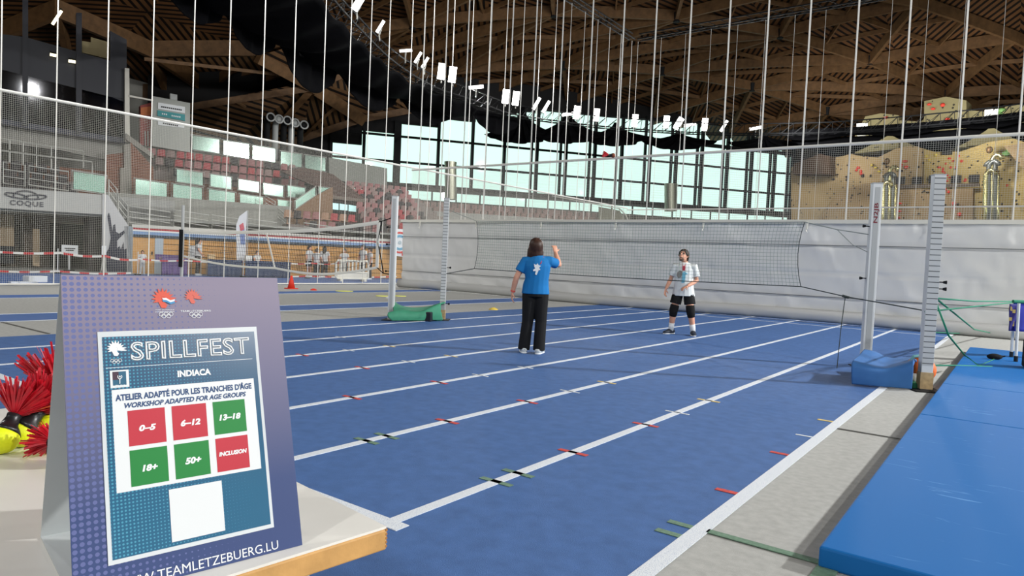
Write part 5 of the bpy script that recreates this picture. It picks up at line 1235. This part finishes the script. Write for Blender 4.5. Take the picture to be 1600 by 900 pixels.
# upper towers behind the light ring
cslab('tower', .6, [(1336, 212), (1352, 182), (1376, 177), (1404, 180), (1404, 232), (1336, 240)], 1.5, m_cwg)
cslab('tower', .7, [(1400, 188), (1440, 190), (1446, 182), (1446, 230), (1400, 230)], 1.4, m_cwg)
cslab('tower', .3, [(1444, 158), (1478, 151), (1510, 157), (1510, 230), (1444, 232)], 1.8, m_cwg)
cslab('tower', .7, [(1508, 172), (1560, 176), (1572, 166), (1640, 158), (1640, 220), (1508, 228)], 1.4, m_cwg)
rr = random.Random(9); m_hr = mat('hold_red', (226, 74, 58), .6); m_hk = mat('hold_dark', (62, 54, 46), .7); m_hy = mat('hold_yellow', (226, 200, 92), .6); m_hg = mat('hold_green', (110, 150, 84), .6)
def hold(x, y, m, s=.16, off=-.25, flat=False):
    p = CL.at(x, y, off); mb = MB()
    if flat: mb.box(p, (s*2.2, .16, s*1.9), Matrix((CL.d, CL.n, Zm)).transposed())
    else: mb.ball(p, (s*rr.uniform(.8, 1.6), .16, s*rr.uniform(.7, 1.2)), 8, 6)
    mb.build('climbing_hold', m, cwt, smooth=not flat)
for x, y in ((1341, 262), (1345, 268), (1338, 266), (1414, 252), (1416, 261), (1408, 258), (1484, 248), (1490, 252), (1478, 256), (1498, 244), (1503, 252), (1486, 262), (1476, 270), (1480, 274), (1484, 278), (1490, 281), (1473, 268), (1509, 281), (1508, 283), (1476, 296), (1482, 300), (1405, 318), (1405, 330), (1490, 318), (1491, 325), (1574, 290), (1405, 340), (1499, 335), (1346, 272), (1452, 163), (1458, 170), (1473, 164), (1476, 192), (1480, 186), (1457, 196), (1384, 184), (1412, 196), (1484, 240), (1494, 262), (1468, 262), (1480, 283), (1474, 264)):
    hold(x, y, m_hr, .13, -.9 if y > 292 else (-.1 if y > 215 else (.2 if 1444 < x < 1510 else .5)))
for x, y in ((1448, 244), (1462, 242), (1474, 242), (1374, 268), (1368, 262), (1452, 250), (1362, 258)): hold(x, y, m_hy, .12)
for x, y in ((1576, 236), (1580, 234), (1572, 240), (1565, 172), (1560, 178)): hold(x, y, m_hg, .2, -.9)
for k in range(46): hold(rr.uniform(1240, 1600), rr.uniform(250, 282), m_hk, .09, -.1)
for k in range(34): hold(rr.uniform(1290, 1600), rr.uniform(296, 340), m_hk, .08, -.85)
for x, y in ((1407, 282), (1433, 282), (1459, 280), (1494, 280), (1522, 279), (1480, 236)): hold(x, y, mat('hold_box', (58, 56, 54), .7), .30, -.35, True)
# pale bright pipes standing before the climbing wall
m_chr = mat('bright_pipe', (222, 210, 150), .18, metal=.9); m_pipeg = mat('grey_pipe', (120, 122, 116), .3, metal=.6)
for (xc, yt, lab) in ((1386, 262, 'tall bent metal vent pipes before the climbing wall, by the plain white net post'), (1546, 244, 'tall bent metal vent pipes before the climbing wall, right of both posts')):
    t = empty('vent_pipes', CL.at(xc, 372, -2.4), 0, lab, 'pipes')
    for k, (dx, top_, dr) in enumerate(((-8, 24, 1), (-3, 10, 1), (2, 0, 1), (7, 10, -1), (11, 26, -1))):
        a = CL.at(xc+dx, 372, -2.4+.12*k); b = CL.at(xc+dx+2, yt+top_+8, -2.4+.12*k); r = .16
        arc = [b+CL.d*.3*(1-math.cos(q))*dr+Zm*.45*math.sin(q) for q in (.3, .8, 1.3, 1.8, 2.4, 2.9)]
        MB().tube([a, a.lerp(b, .5), b]+arc, r, 10).build('pipe', m_chr if k in (0, 2, 4) else m_pipeg, t, smooth=True)
    c = CL.at(xc, yt-10, -2.3); MB().ball(c, (.2, .18, .25), 10, 8).build('valve', mat('bronze', (110, 84, 54), .4, metal=.5), t, smooth=True)

# ---- the light ring: triangular truss on a curve, with gathered black cloth under it
def curve_pts(px, z):
    c = [fl(x, y, z) for x, y in px]; out = []
    for i in range(len(c)-1):
        a, b, d, e = c[max(0, i-1)], c[i], c[i+1], c[min(len(c)-1, i+2)]
        for k in range(5):
            t = k/5; out.append(.5*((2*b)+(-a+d)*t+(2*a-5*b+4*d-e)*t*t+(-a+3*b-3*d+e)*t**3))
    out.append(c[-1]); return out
def truss(name, pts, label, hgt=.85, wd=.8):
    t = empty(name, pts[len(pts)//2], 0, label, 'truss'); n = len(pts)
    sd = []
    for i in range(n):
        d = (pts[min(n-1, i+1)]-pts[max(0, i-1)]); sd.append(V((-d.y, d.x, 0)).normalized())
    ch = [[p+s*wd/2 for p, s in zip(pts, sd)], [p-s*wd/2 for p, s in zip(pts, sd)], [p+V((0, 0, hgt)) for p in pts]]
    for c in ch: MB().tube(c, .05, 6).build('chord', m_steel, t)
    mb = MB()
    for i in range(n-1):
        for a, b in ((ch[0][i], ch[2][i+1]), (ch[2][i+1], ch[0][i+1]), (ch[1][i], ch[2][i+1]), (ch[0][i], ch[1][i+1])): mb.tube([a, b], .024, 4)
    mb.build('lattice', m_steel, t); return t, ch, sd
ringA = curve_pts([(440, -110), (500, -10), (560, 55), (610, 100), (670, 136), (735, 158), (790, 178), (850, 188), (930, 198), (1020, 205), (1100, 209), (1180, 210), (1280, 209), (1380, 203), (1490, 194), (1600, 182), (1720, 160)], 12)
ringB = curve_pts([(180, -90), (260, -40), (340, 10), (400, 42), (460, 72), (530, 110), (600, 142), (660, 160), (722, 176)], 12)
tA, chA, sdA = truss('light_truss', ringA, 'black lattice light truss sweeping round under the roof to the right')
tB, chB, sdB = truss('light_truss', ringB, 'black lattice light truss at the upper left hung with dark cloth')
m_drape = mat('drape_black', (12, 12, 14), .95, var=.3, scale=1.5, spec=.05)
# cloth stretched between the two trusses at the left
def between(u, v):
    a = ringB[min(len(ringB)-1, int(u*(len(ringB)-1)))]; f = u*(len(ringB)-1); i = min(int(f), len(ringB)-2); a = ringB[i].lerp(ringB[i+1], f-i)
    g_ = u*26; j = min(int(g_), len(ringA)-2); b = ringA[j].lerp(ringA[j+1], g_-j)
    p = a.lerp(b, v); sag = .4*math.sin(math.pi*v)*(1+.35*math.sin(u*22)) + .12*math.sin(u*60+v*5)
    return p-V((0, 0, .25+sag))
cl_ = MB().grid(between, 70, 16).build('drape', m_drape, smooth=True, solid=.03); recentre(cl_); tag(cl_, 'wide black cloth slung between the two light trusses at upper left', 'drape')
# hanging scallops below truss B
def swag(name, a, b, depth, label, peak=.5, n=16, back=None, grp=None):
    """cloth gathered high at a and b, hanging in a curve between them"""
    bk_ = back or V((0, 0, 0))
    def f(u, v):
        p = a.lerp(b, u); g = abs(2*u-1)
        low = depth*(1-g**2)*.9+.15; top = peak*(g**6)
        z = top-(top+low)*v
        return p+bk_*v*(1-g)+V((0, 0, z))+V((.08*math.sin(u*30), .08*math.cos(u*26+v*3), 0))
    o = MB().grid(f, 40, 10).build(name, m_drape, smooth=True, solid=.04); recentre(o); return tag(o, label, 'drape', grp)
lbB = ['at the upper left corner beside the boxes', 'under the first floodlights', 'under the glaring group of floodlights', 'over the timber arch', 'left of the tall windows']
for k in range(5):
    i0, i1 = 4+7*k, min(len(ringB)-1, 11+7*k); swag('drape', ringB[i0], ringB[i1], (1.2, 1.3, 2.0, 1.6, 1.3)[k], 'black cloth scallop hanging from the left truss '+lbB[k], .1)
lbA = ['above the leftmost big windows', 'over the second pair of windows', 'third along the windows', 'over the middle of the window wall', 'right of the middle of the window wall', 'at the right end of the windows', 'beside the climbing wall corner']
spx = [(735, 176), (815, 192), (886, 200), (961, 208), (1060, 214), (1130, 214), (1215, 214), (1300, 212)]
sp = [fl(x, y-6, 12.2) for x, y in spx]
swag('drape', sp[0], sp[1], 1.5, 'black cloth scallop under the light ring left of the tied bunches', .2)
for k, (x, ya, yb) in enumerate(((815, 168, 222), (886, 172, 222), (961, 192, 226), (1060, 206, 232), (1195, 212, 234))):
    p = fl(x, yb-12, 12.0); D = math.hypot(p.x, p.y); top_ = (yb-12-ya)/F_PX*D; bot = 14/F_PX*D; ha = (fl(x+62, yb-12, 12)-p); ha.z = 0
    def f(u, v):
        q = 2*u-1; w_ = .05+.95*v**2.1; z = top_*(1-v)**1.15-bot*v*(1-q*q)
        return p+ha*q*w_+V((0, 0, z))+V((.10*math.sin(q*17)*v, .25*math.cos(q*14)*v, 0))
    o = MB().grid(f, 40, 16).build('drape', m_drape, smooth=True, solid=.05); tag(recentre(o), 'black cloth tied up to a point at the light ring, %s from the left' % ('first', 'second', 'third', 'fourth', 'fifth')[k], 'drape')
# long black cloth along the right part of the ring
ra = [fl(x, y, 12) for x, y in ((1230, 212), (1330, 208), (1440, 201), (1540, 192), (1640, 180))]
def rb(u, v):
    f = u*4; i = min(int(f), 3); p = ra[i].lerp(ra[i+1], f-i); return p+V((0, 0, .45-(.75+.12*math.sin(u*18))*v))
o = MB().grid(rb, 60, 4).build('drape', m_drape, smooth=True, solid=.06); tag(recentre(o), 'long black cloth along the ring in front of the climbing towers', 'drape')
def rb2(u, v):
    f = u*4; i = min(int(f), 3); p = ra[i].lerp(ra[i+1], f-i); g = (u*2.6) % 1.0; low = 1.5*(1-abs(2*g-1)**1.5); return p+CL.n*.4+V((0, 0, -.2-low*v))
o = MB().grid(rb2, 90, 5).build('drape', m_drape, smooth=True, solid=.06); tag(recentre(o), 'dark scalloped cloth hanging below the ring before the climbing wall', 'drape')
# floodlights on the ring
m_on = mat('flood_on', (255, 255, 250), .4, emit=(255, 252, 244), estr=14)
m_off = mat('flood_dim', (255, 255, 250), .4, emit=(255, 252, 246), estr=2.5)
FL = [(375, 3, 'h', 1), (419, 18, 'h', 1), (443, 31, 'v', 1), (473, 39, 'v', 1), (559, 6, 'r', 1), (594, 42, 'r', 0), (634, 79, 'h', 0), (653, 90, 'r', 0), (664, 98, 'r', 0), (690, 112, 'u', 1), (707, 117, 'u', 1), (744, 136, 'h', 0), (790, 151, 'u', 1), (806, 154, 'u', 1), (838, 162, 'r', 0), (853, 167, 'r', 0), (888, 178, 'h', 1), (901, 176, 'u', 1), (932, 180, 'u', 0), (992, 189, 'u', 1), (1041, 191, 'u', 1), (1060, 193, 'r', 1), (1078, 195, 'h', 0), (1101, 195, 'u', 1), (1131, 197, 'r', 0), (1181, 200, 'h', 0), (1347, 197, 'q', 0), (1549, 176, 'q', 0)]
allr = ringA+ringB
names = 'glowing floodlight'
def near(px):
    return min((('the grey sign panel', 268), ('the trusses at upper left', 440), ('the slanting truss', 590), ('the vent drum', 704), ('the window centre', 880), ('the second vent drum', 1048), ('the climbing wall corner', 1240), ('the white net post', 1368), ('the climbing towers', 1500)), key=lambda q: abs(q[1]-px))[0]
ORD = ['first', 'second', 'third', 'fourth', 'fifth', 'sixth', 'seventh', 'eighth', 'ninth', 'tenth', 'eleventh', 'twelfth', 'thirteenth', 'fourteenth', 'fifteenth', 'sixteenth', 'seventeenth', 'eighteenth', 'nineteenth', 'twentieth', 'twenty-first', 'twenty-second', 'twenty-third', 'twenty-fourth', 'twenty-fifth', 'twenty-sixth', 'twenty-seventh', 'last']
for k, (x, y, o_, on) in enumerate(FL):
    zz = 12.9
    p = fl(x, y, zz); d = p.length
    hw = .75 if d < 45 else 1.05; wd = .34 if d < 45 else .5
    sc = hw
    toC = V((-p.x, -p.y, 0)).normalized(); rt = V((toC.y*-1, toC.x, 0))
    ax = {'h': rt+V((0, 0, .16)), 'v': V((0, 0, 1))-rt*.45, 'u': V((0, 0, 1))+rt*.08, 'r': V((0, 0, 1))+rt*.55, 'q': rt}[o_].normalized()
    nrm = (toC-V((0, 0, .35))); nrm = (nrm-ax*nrm.dot(ax)).normalized(); sdv = ax.cross(nrm)
    lab = '%s %s counted from the left along the light ring, %s' % (ORD[k], names, {'h': 'lying flat', 'v': 'leaning to the left', 'u': 'standing upright', 'r': 'leaning to the right', 'q': 'small and square'}[o_])
    t = empty('floodlight', p, 0, lab, 'lamp', None)
    L_, Wd = (hw, wd*(.5 if o_ == 'h' or (o_ == 'r' and not on) else 1)) if o_ != 'q' else (.8, .5)
    R = Matrix((ax, sdv, nrm)).transposed()
    MB().box(p, (L_, Wd, .12), R).build('housing', m_steel, t)
    MB().box(p+nrm*.07, (L_*.94, Wd*.9, .03), R).build('lens', m_on if on else m_off, t)
    b = V((p.x, p.y, 12.2)); mb = MB(); mb.tube([p-nrm*.06+sdv*Wd*.5, p-nrm*.2-V((0, 0, .35)), b], .04, 5).tube([p-nrm*.06-sdv*Wd*.5, p-nrm*.2-V((0, 0, .35))], .04, 5); mb.build('bracket', m_rail, t)
    if o_ == 'q': MB().box(p-V((0, 0, .45)), (.6, .4, .6)).build('box', m_rail, t)

# ---- small things on the floor and along the left wall
m_orange = mat('cone_red', (214, 58, 40), .5)
p = fl(455, 451.5); t = empty('traffic_cone', p, 0, 'red traffic cone on the grey floor right of the sign top', 'cone')
MB().tube([(0, 0, .03), (0, 0, .46)], [.13, .03], 16).build('cone', m_orange, t, smooth=True, world=False); L3(MB(), -.17, .17, -.17, .17, 0, .035).build('base', m_orange, t, world=False, bevel=.01)
m_disc = mat('disc_yellow', (226, 226, 120), .6)
for x, y, c, l, r in ((538, 455.5, m_disc, 'flat pale yellow marker strip on the far grey floor, left of the left net post', .30), (598, 463, m_disc, 'flat pale yellow marker strip left of the white net post foot', .22), (625, 463, m_disc, 'flat pale yellow marker strip right of the white net post foot', .2), (771, 484, mat('disc_amber', (232, 202, 90), .6), 'amber marker dome on the grey floor left of the woman', .12), (490, 453.5, m_orange, 'small red marker dome near the red cone', .11), (607, 466, m_pw, 'small white marker at the foot of the white net post', .09)):
    o = MB().tube([fl(x, y), fl(x, y)+V((0, 0, .02)), fl(x, y)+V((0, 0, .06 if r < .15 else .02))], [r, r, r*.3], 16).build('floor_marker', c, smooth=False); tag(recentre(o), l, 'marker')
# white plastic barrier
p0 = fl(524, 439); p1 = fl(575, 440); d = (p1-p0).normalized(); t = empty('plastic_barrier', p0.lerp(p1, .5), 0, 'white plastic crowd barrier with slots before the pine boards', 'barrier')
Lb = (p1-p0).length; R = Matrix((d, V((-d.y, d.x, 0)), Zm)).transposed(); m_pl = mat('barrier_plastic', (232, 228, 214), .5)
P = lambda u, z: p0+d*Lb*u+V((0, 0, z))
mb = MB(); mb.tube([P(.05, .12), P(0, .22), P(.01, .85), P(.05, .97), P(.95, .97), P(.99, .85), P(1, .22), P(.95, .12)], .05, 8, closed=True).tube([P(.02, .42), P(.98, .42)], .05, 6); mb.build('frame', m_pl, t, smooth=True)
for k in range(7): MB().box(P(.16+.115*k, .69), (.07, .05, .52), R).build('slat', m_pl, t)
for u in (.14, .86): MB().box(P(u, .05), (.12, .5, .1), R).build('foot', m_pl, t)
mb = MB(); mb.box(P(.5, .27), (Lb*.92, .04, .26), R); mb.build('panel', m_pl, t)
# round archery style target on a white board
q = [W.at(x, y, -.5) for x, y in ((614, 357), (638, 359), (638, 402), (612, 399))]
t = empty('target_board', W.P(W.px(625, 400, -.5)[0], -.4, 0), 0, 'white board with red and blue ring target left of the curtain end', 'board')
MB().prism(q, W.n*.06).build('board', m_white, t); c = W.at(625, 379, -.53)
def ringp(r0_, r1_, m, nm, dz=0):
    mb = MB(); n = 32
    for k in range(n):
        a0, a1 = 2*math.pi*k/n, 2*math.pi*(k+1)/n; f = lambda r, a: c-W.n*dz+W.d*r*math.cos(a)+Zm*r*math.sin(a)
        mb.prism([f(r0_, a0), f(r1_, a0), f(r1_, a1), f(r0_, a1)], W.n*.02)
    mb.build(nm, m, t)
ringp(.50, .60, m_red, 'red_ring'); ringp(.30, .42, mat('ring_blue', (96, 164, 196), .5), 'blue_ring'); ringp(.0, .10, mat('ring_grey', (170, 186, 192), .5), 'bullseye')
mb = MB(); [mb.tube([W.at(x, 400, -.4), V((W.at(x, 400, -.4).x, W.at(x, 400, -.4).y, .0))], .03, 6) for x in (616, 634)]; mb.build('stand', m_rail, t)
slab('red_strip', W, -.53, [(628, 394), (638, 396), (638, 401), (628, 400)], .02, m_red, t)
# feather flag and white panel
t = wthing('feather_flag', 'tall white feather flag with red and blue print by the navy table', 'flag', 372, 412, -1.2)
slab('sail', W, -1.2, [(370, 412), (369, 352), (374, 338), (386, 329), (385, 350), (384, 411)], .03, mat('flag_white', (206, 208, 214), .7), t)
mb = MB(); mb.tube([V((W.at(386, 412, -1.15).x, W.at(386, 412, -1.15).y, 0)), W.at(386, 412, -1.15), W.at(387, 329, -1.15)], .025, 6); mb.build('pole', m_pg, t)
slab('print', W, -1.22, [(374, 352), (380, 348), (382, 358), (376, 362)], .015, mat('flag_red', (190, 70, 90), .6), t); slab('print', W, -1.22, [(375, 362), (382, 358), (383, 382), (376, 382)], .015, mat('flag_blue', (110, 130, 180), .6), t)
t = wthing('display_panel', 'white upright display panel beside the dark haired person', 'panel', 306, 430, -.6)
slab('panel', W, -.6, [(297, 384), (313, 384), (316, 376), (316, 404), (297, 403)], .05, m_white, t); mb = MB(); [mb.tube([W.at(x, 403, -.55), V((W.at(x, 403, -.55).x, W.at(x, 403, -.55).y, 0))], .03, 6) for x in (299, 314)]; mb.build('leg', m_rail, t)
# tables with cloths
def cloth_table(x0, x1, ytop, off, m, label, depth=.8):
    s0, z = W.px(x0, ytop, off); s1, _ = W.px(x1, ytop, off); z = .76
    t = empty('cloth_table', W.P((s0+s1)/2, off, 0), 0, label, 'table')
    mb = MB(); fbox(mb, W, s0, s1, off-depth, off, z-.04, z); mb.build('tabletop', mat('table_tan', (196, 170, 130), .6), t)
    def f(u, v): p = W.P(s0+(s1-s0)*u, off-depth-.02-.03*v*math.sin(u*30), z*(1-v)+.02); return p
    MB().grid(f, 40, 6).build('tablecloth', m, t, smooth=True, solid=.01)
    for a, b in ((s0+.1, off-.1), (s1-.1, off-.1), (s0+.1, off-depth+.1), (s1-.1, off-depth+.1)): MB().tube([W.P(a, b, 0), W.P(a, b, z-.04)], .02, 6).build('leg', m_rail, t)
    return t
m_purp = mat('cloth_purple', (92, 70, 120), .7, var=.2, scale=1.5); m_navyc = mat('cloth_navy', (44, 60, 90), .8)
cloth_table(248, 288, 411, -1.0, m_purp, 'table with purple cloth to the right of the pine door')
cloth_table(318, 372, 414, -1.2, m_navyc, 'table with navy cloth left of the white feather flag')
cloth_table(376, 446, 416, -1.4, m_navyc, 'long table with navy cloth right of the white feather flag')
t = wthing('banner', 'purple banner hanging on the pine boards above the purple table', 'banner', 262, 402, -.1); slab('cloth', W, -.1, [(243, 397), (285, 399), (285, 407), (243, 406)], .04, m_purp, t)
for x, l, c in ((388, 'pale box on the navy table', m_white), (398, 'dark box on the navy table', m_dark), (330, 'tan box on the navy table left of the flag', mat('table_tan', (196, 170, 130)))):
    off = -1.6; s0, _ = W.px(x, 414, off); mb = MB(); fbox(mb, W, s0-.15, s0+.15, off-.1, off+.15, .765, 1.0); tag(recentre(mb.build('box', c, bevel=.02)), l, 'box')
# signboard on a post and red-white barrier tape
t = empty('sign_post', fl(108, 423), 0, 'white notice board on a post before the dark entrance', 'sign'); pz = lambda x, y: zat(fl(108, 423), x, y)
MB().tube([fl(108, 423), pz(108, 386)], .04, 6).build('post', m_pw, t); mb = MB(); mb.box((pz(109, 390)), (.06, .62, .40), Matrix.Rotation(-.32, 3, 'Z')); mb.build('board', m_white, t)
mb = MB(); b0 = pz(109, 390)
for k, (zz, ln) in enumerate(((.05, .4), (-.03, .3))): mb.box(b0+V((.04, -.01, zz)), (.01, ln, .04), Matrix.Rotation(-.32, 3, 'Z'))
mb.build('lettering', m_steel, t); MB().tube([fl(108, 423), fl(108, 423)+V((0, 0, .04))], .22, 12).build('base', m_steel, t)
def tape_mat():
    m = bpy.data.materials.new('barrier_tape'); m.use_nodes = True; nt = m.node_tree; b = nt.nodes['Principled BSDF']
    tc = nt.nodes.new('ShaderNodeTexCoord'); sx = nt.nodes.new('ShaderNodeSeparateXYZ'); nt.links.new(tc.outputs['Object'], sx.inputs[0])
    mu = nt.nodes.new('ShaderNodeMath'); mu.operation = 'MULTIPLY'; mu.inputs[1].default_value = 1.6; fr = nt.nodes.new('ShaderNodeMath'); fr.operation = 'FRACT'; lt = nt.nodes.new('ShaderNodeMath'); lt.operation = 'LESS_THAN'; lt.inputs[1].default_value = .5
    nt.links.new(sx.outputs['Y'], mu.inputs[0]); nt.links.new(mu.outputs[0], fr.inputs[0]); nt.links.new(fr.outputs[0], lt.inputs[0])
    mx = nt.nodes.new('ShaderNodeMix'); mx.data_type = 'RGBA'; mx.inputs['A'].default_value = S((226, 222, 214)); mx.inputs['B'].default_value = S((196, 44, 48)); nt.links.new(lt.outputs[0], mx.inputs['Factor']); nt.links.new(mx.outputs['Result'], b.inputs['Base Color']); return m
m_tp = tape_mat()
def tape(pts, off, label, w_=.06):
    a = [W.at(x, y, off) for x, y in pts]; mb = MB()
    for p, q in zip(a, a[1:]):
        n = 10
        for k in range(n):
            f = lambda t: p.lerp(q, t)-V((0, 0, .06*math.sin(math.pi*t)))
            u, v = f(k/n), f((k+1)/n); mb.prism([u, v, v+V((0, 0, w_)), u+V((0, 0, w_))], W.n*.004)
    o = mb.build('barrier_tape', m_tp); return tag(recentre(o), label, 'tape')
tape([(-30, 393), (95, 397), (165, 402), (215, 408)], -2.2, 'upper red and white tape across the dark entrance', .09)
tape([(-30, 423), (90, 425), (205, 428)], -2.6, 'lower red and white tape near the floor before the entrance', .07)
tape([(215, 405), (290, 408), (380, 410)], -2.0, 'red and white tape strung in front of the tables', .06)
tape([(380, 430), (480, 432.5), (620, 433)], -1.9, 'long red and white tape low along the pine boards', .07)
tape([(440, 411), (486, 412), (530, 412)], -1.9, 'short red and white tape behind the trio of children', .06)
for k, (x, y) in enumerate(((215, 429), (380, 431), (480, 434), (530, 435), (90, 424))):
    p = W.at(x, y, -2.1); p.z = 0; t = empty('tape_post', p, 0, 'thin tape post %s' % ('beside the pine door', 'under the feather flag', 'beside the trio of children', 'at the left end of the white barrier', 'left of the notice board')[k], 'post')
    MB().tube([p, p+V((0, 0, 1.0))], .02, 6).build('pole', m_pw, t); MB().tube([p, p+V((0, 0, .05))], .14, 12).build('foot', m_steel, t)
# white bench and box beyond the left net
o = MB().box(fl(55, 441)+V((0, 0, .1)), (.35, .55, .2), Matrix.Rotation(.2, 3, 'Z')).build('box', m_white, bevel=.02); tag(recentre(o), 'small white box on the blue floor behind the left net', 'box')
o = MB().box(fl(36, 442)+V((0, 0, .02)), (.25, .7, .04)).build('paper_sheet', m_white); tag(recentre(o), 'flat white sheet on the blue floor behind the left net', 'sheet')
# ================================================================== LAMPS (the ring's floodlights, plus added lamps with no fixtures)
def lamp(p, tgt, power, size=.7):
    ld = bpy.data.lights.new('flood_and_fill_beam', 'AREA'); ld.energy = power; ld.size = size; ld.color = (.985, .985, .97); ld.spread = math.radians(150)
    o = bpy.data.objects.new('flood_and_fill_beam', ld); C.objects.link(o); o.location = p
    o.rotation_euler = (V(tgt)-V(p)).to_track_quat('-Z', 'Y').to_euler(); return o
RING = [(-28, 16), (-30, 22), (-33, 31), (-32, 38), (-29, 43), (-23, 49), (-17, 53), (-8, 54.5), (0, 54)]
for x, y in RING: lamp((x, y, 12.8), (-14, 20, 0), LAMP_W*6)
for x, y, tx, ty in ((-18, 6, -33, 12), (-18, 14, -34, 18), (-18, 24, -33, 24), (-20, 34, -34, 32), (-18, 40, -36, 48)): lamp((x, y, 12.8), (tx, ty, 4), LAMP_W*3.6)  # added lamps without fixtures, brightening the west stand
for x, y, k in ((12, 46, 6), (18, 34, 10), (17, 20, 44), (18, 6, 12), (12, -6, 6), (0, -14, 5), (-12, -14, 5), (-24, 2, 5)): lamp((x, y, 12.8), (-5, 14, 0), LAMP_W*k)  # unseen lamps added east and behind the camera; strongest one shapes the shadows
for x, y in ((-14, 53), (-5, 52), (4, 51)): lamp((x, y, 12.6), (x+1, y+10, 10), 330, .7)
for x, y in ((-12, 58), (-3, 57)): lamp((x, y, 10.6), (x, y+8, 17), 200, .6)
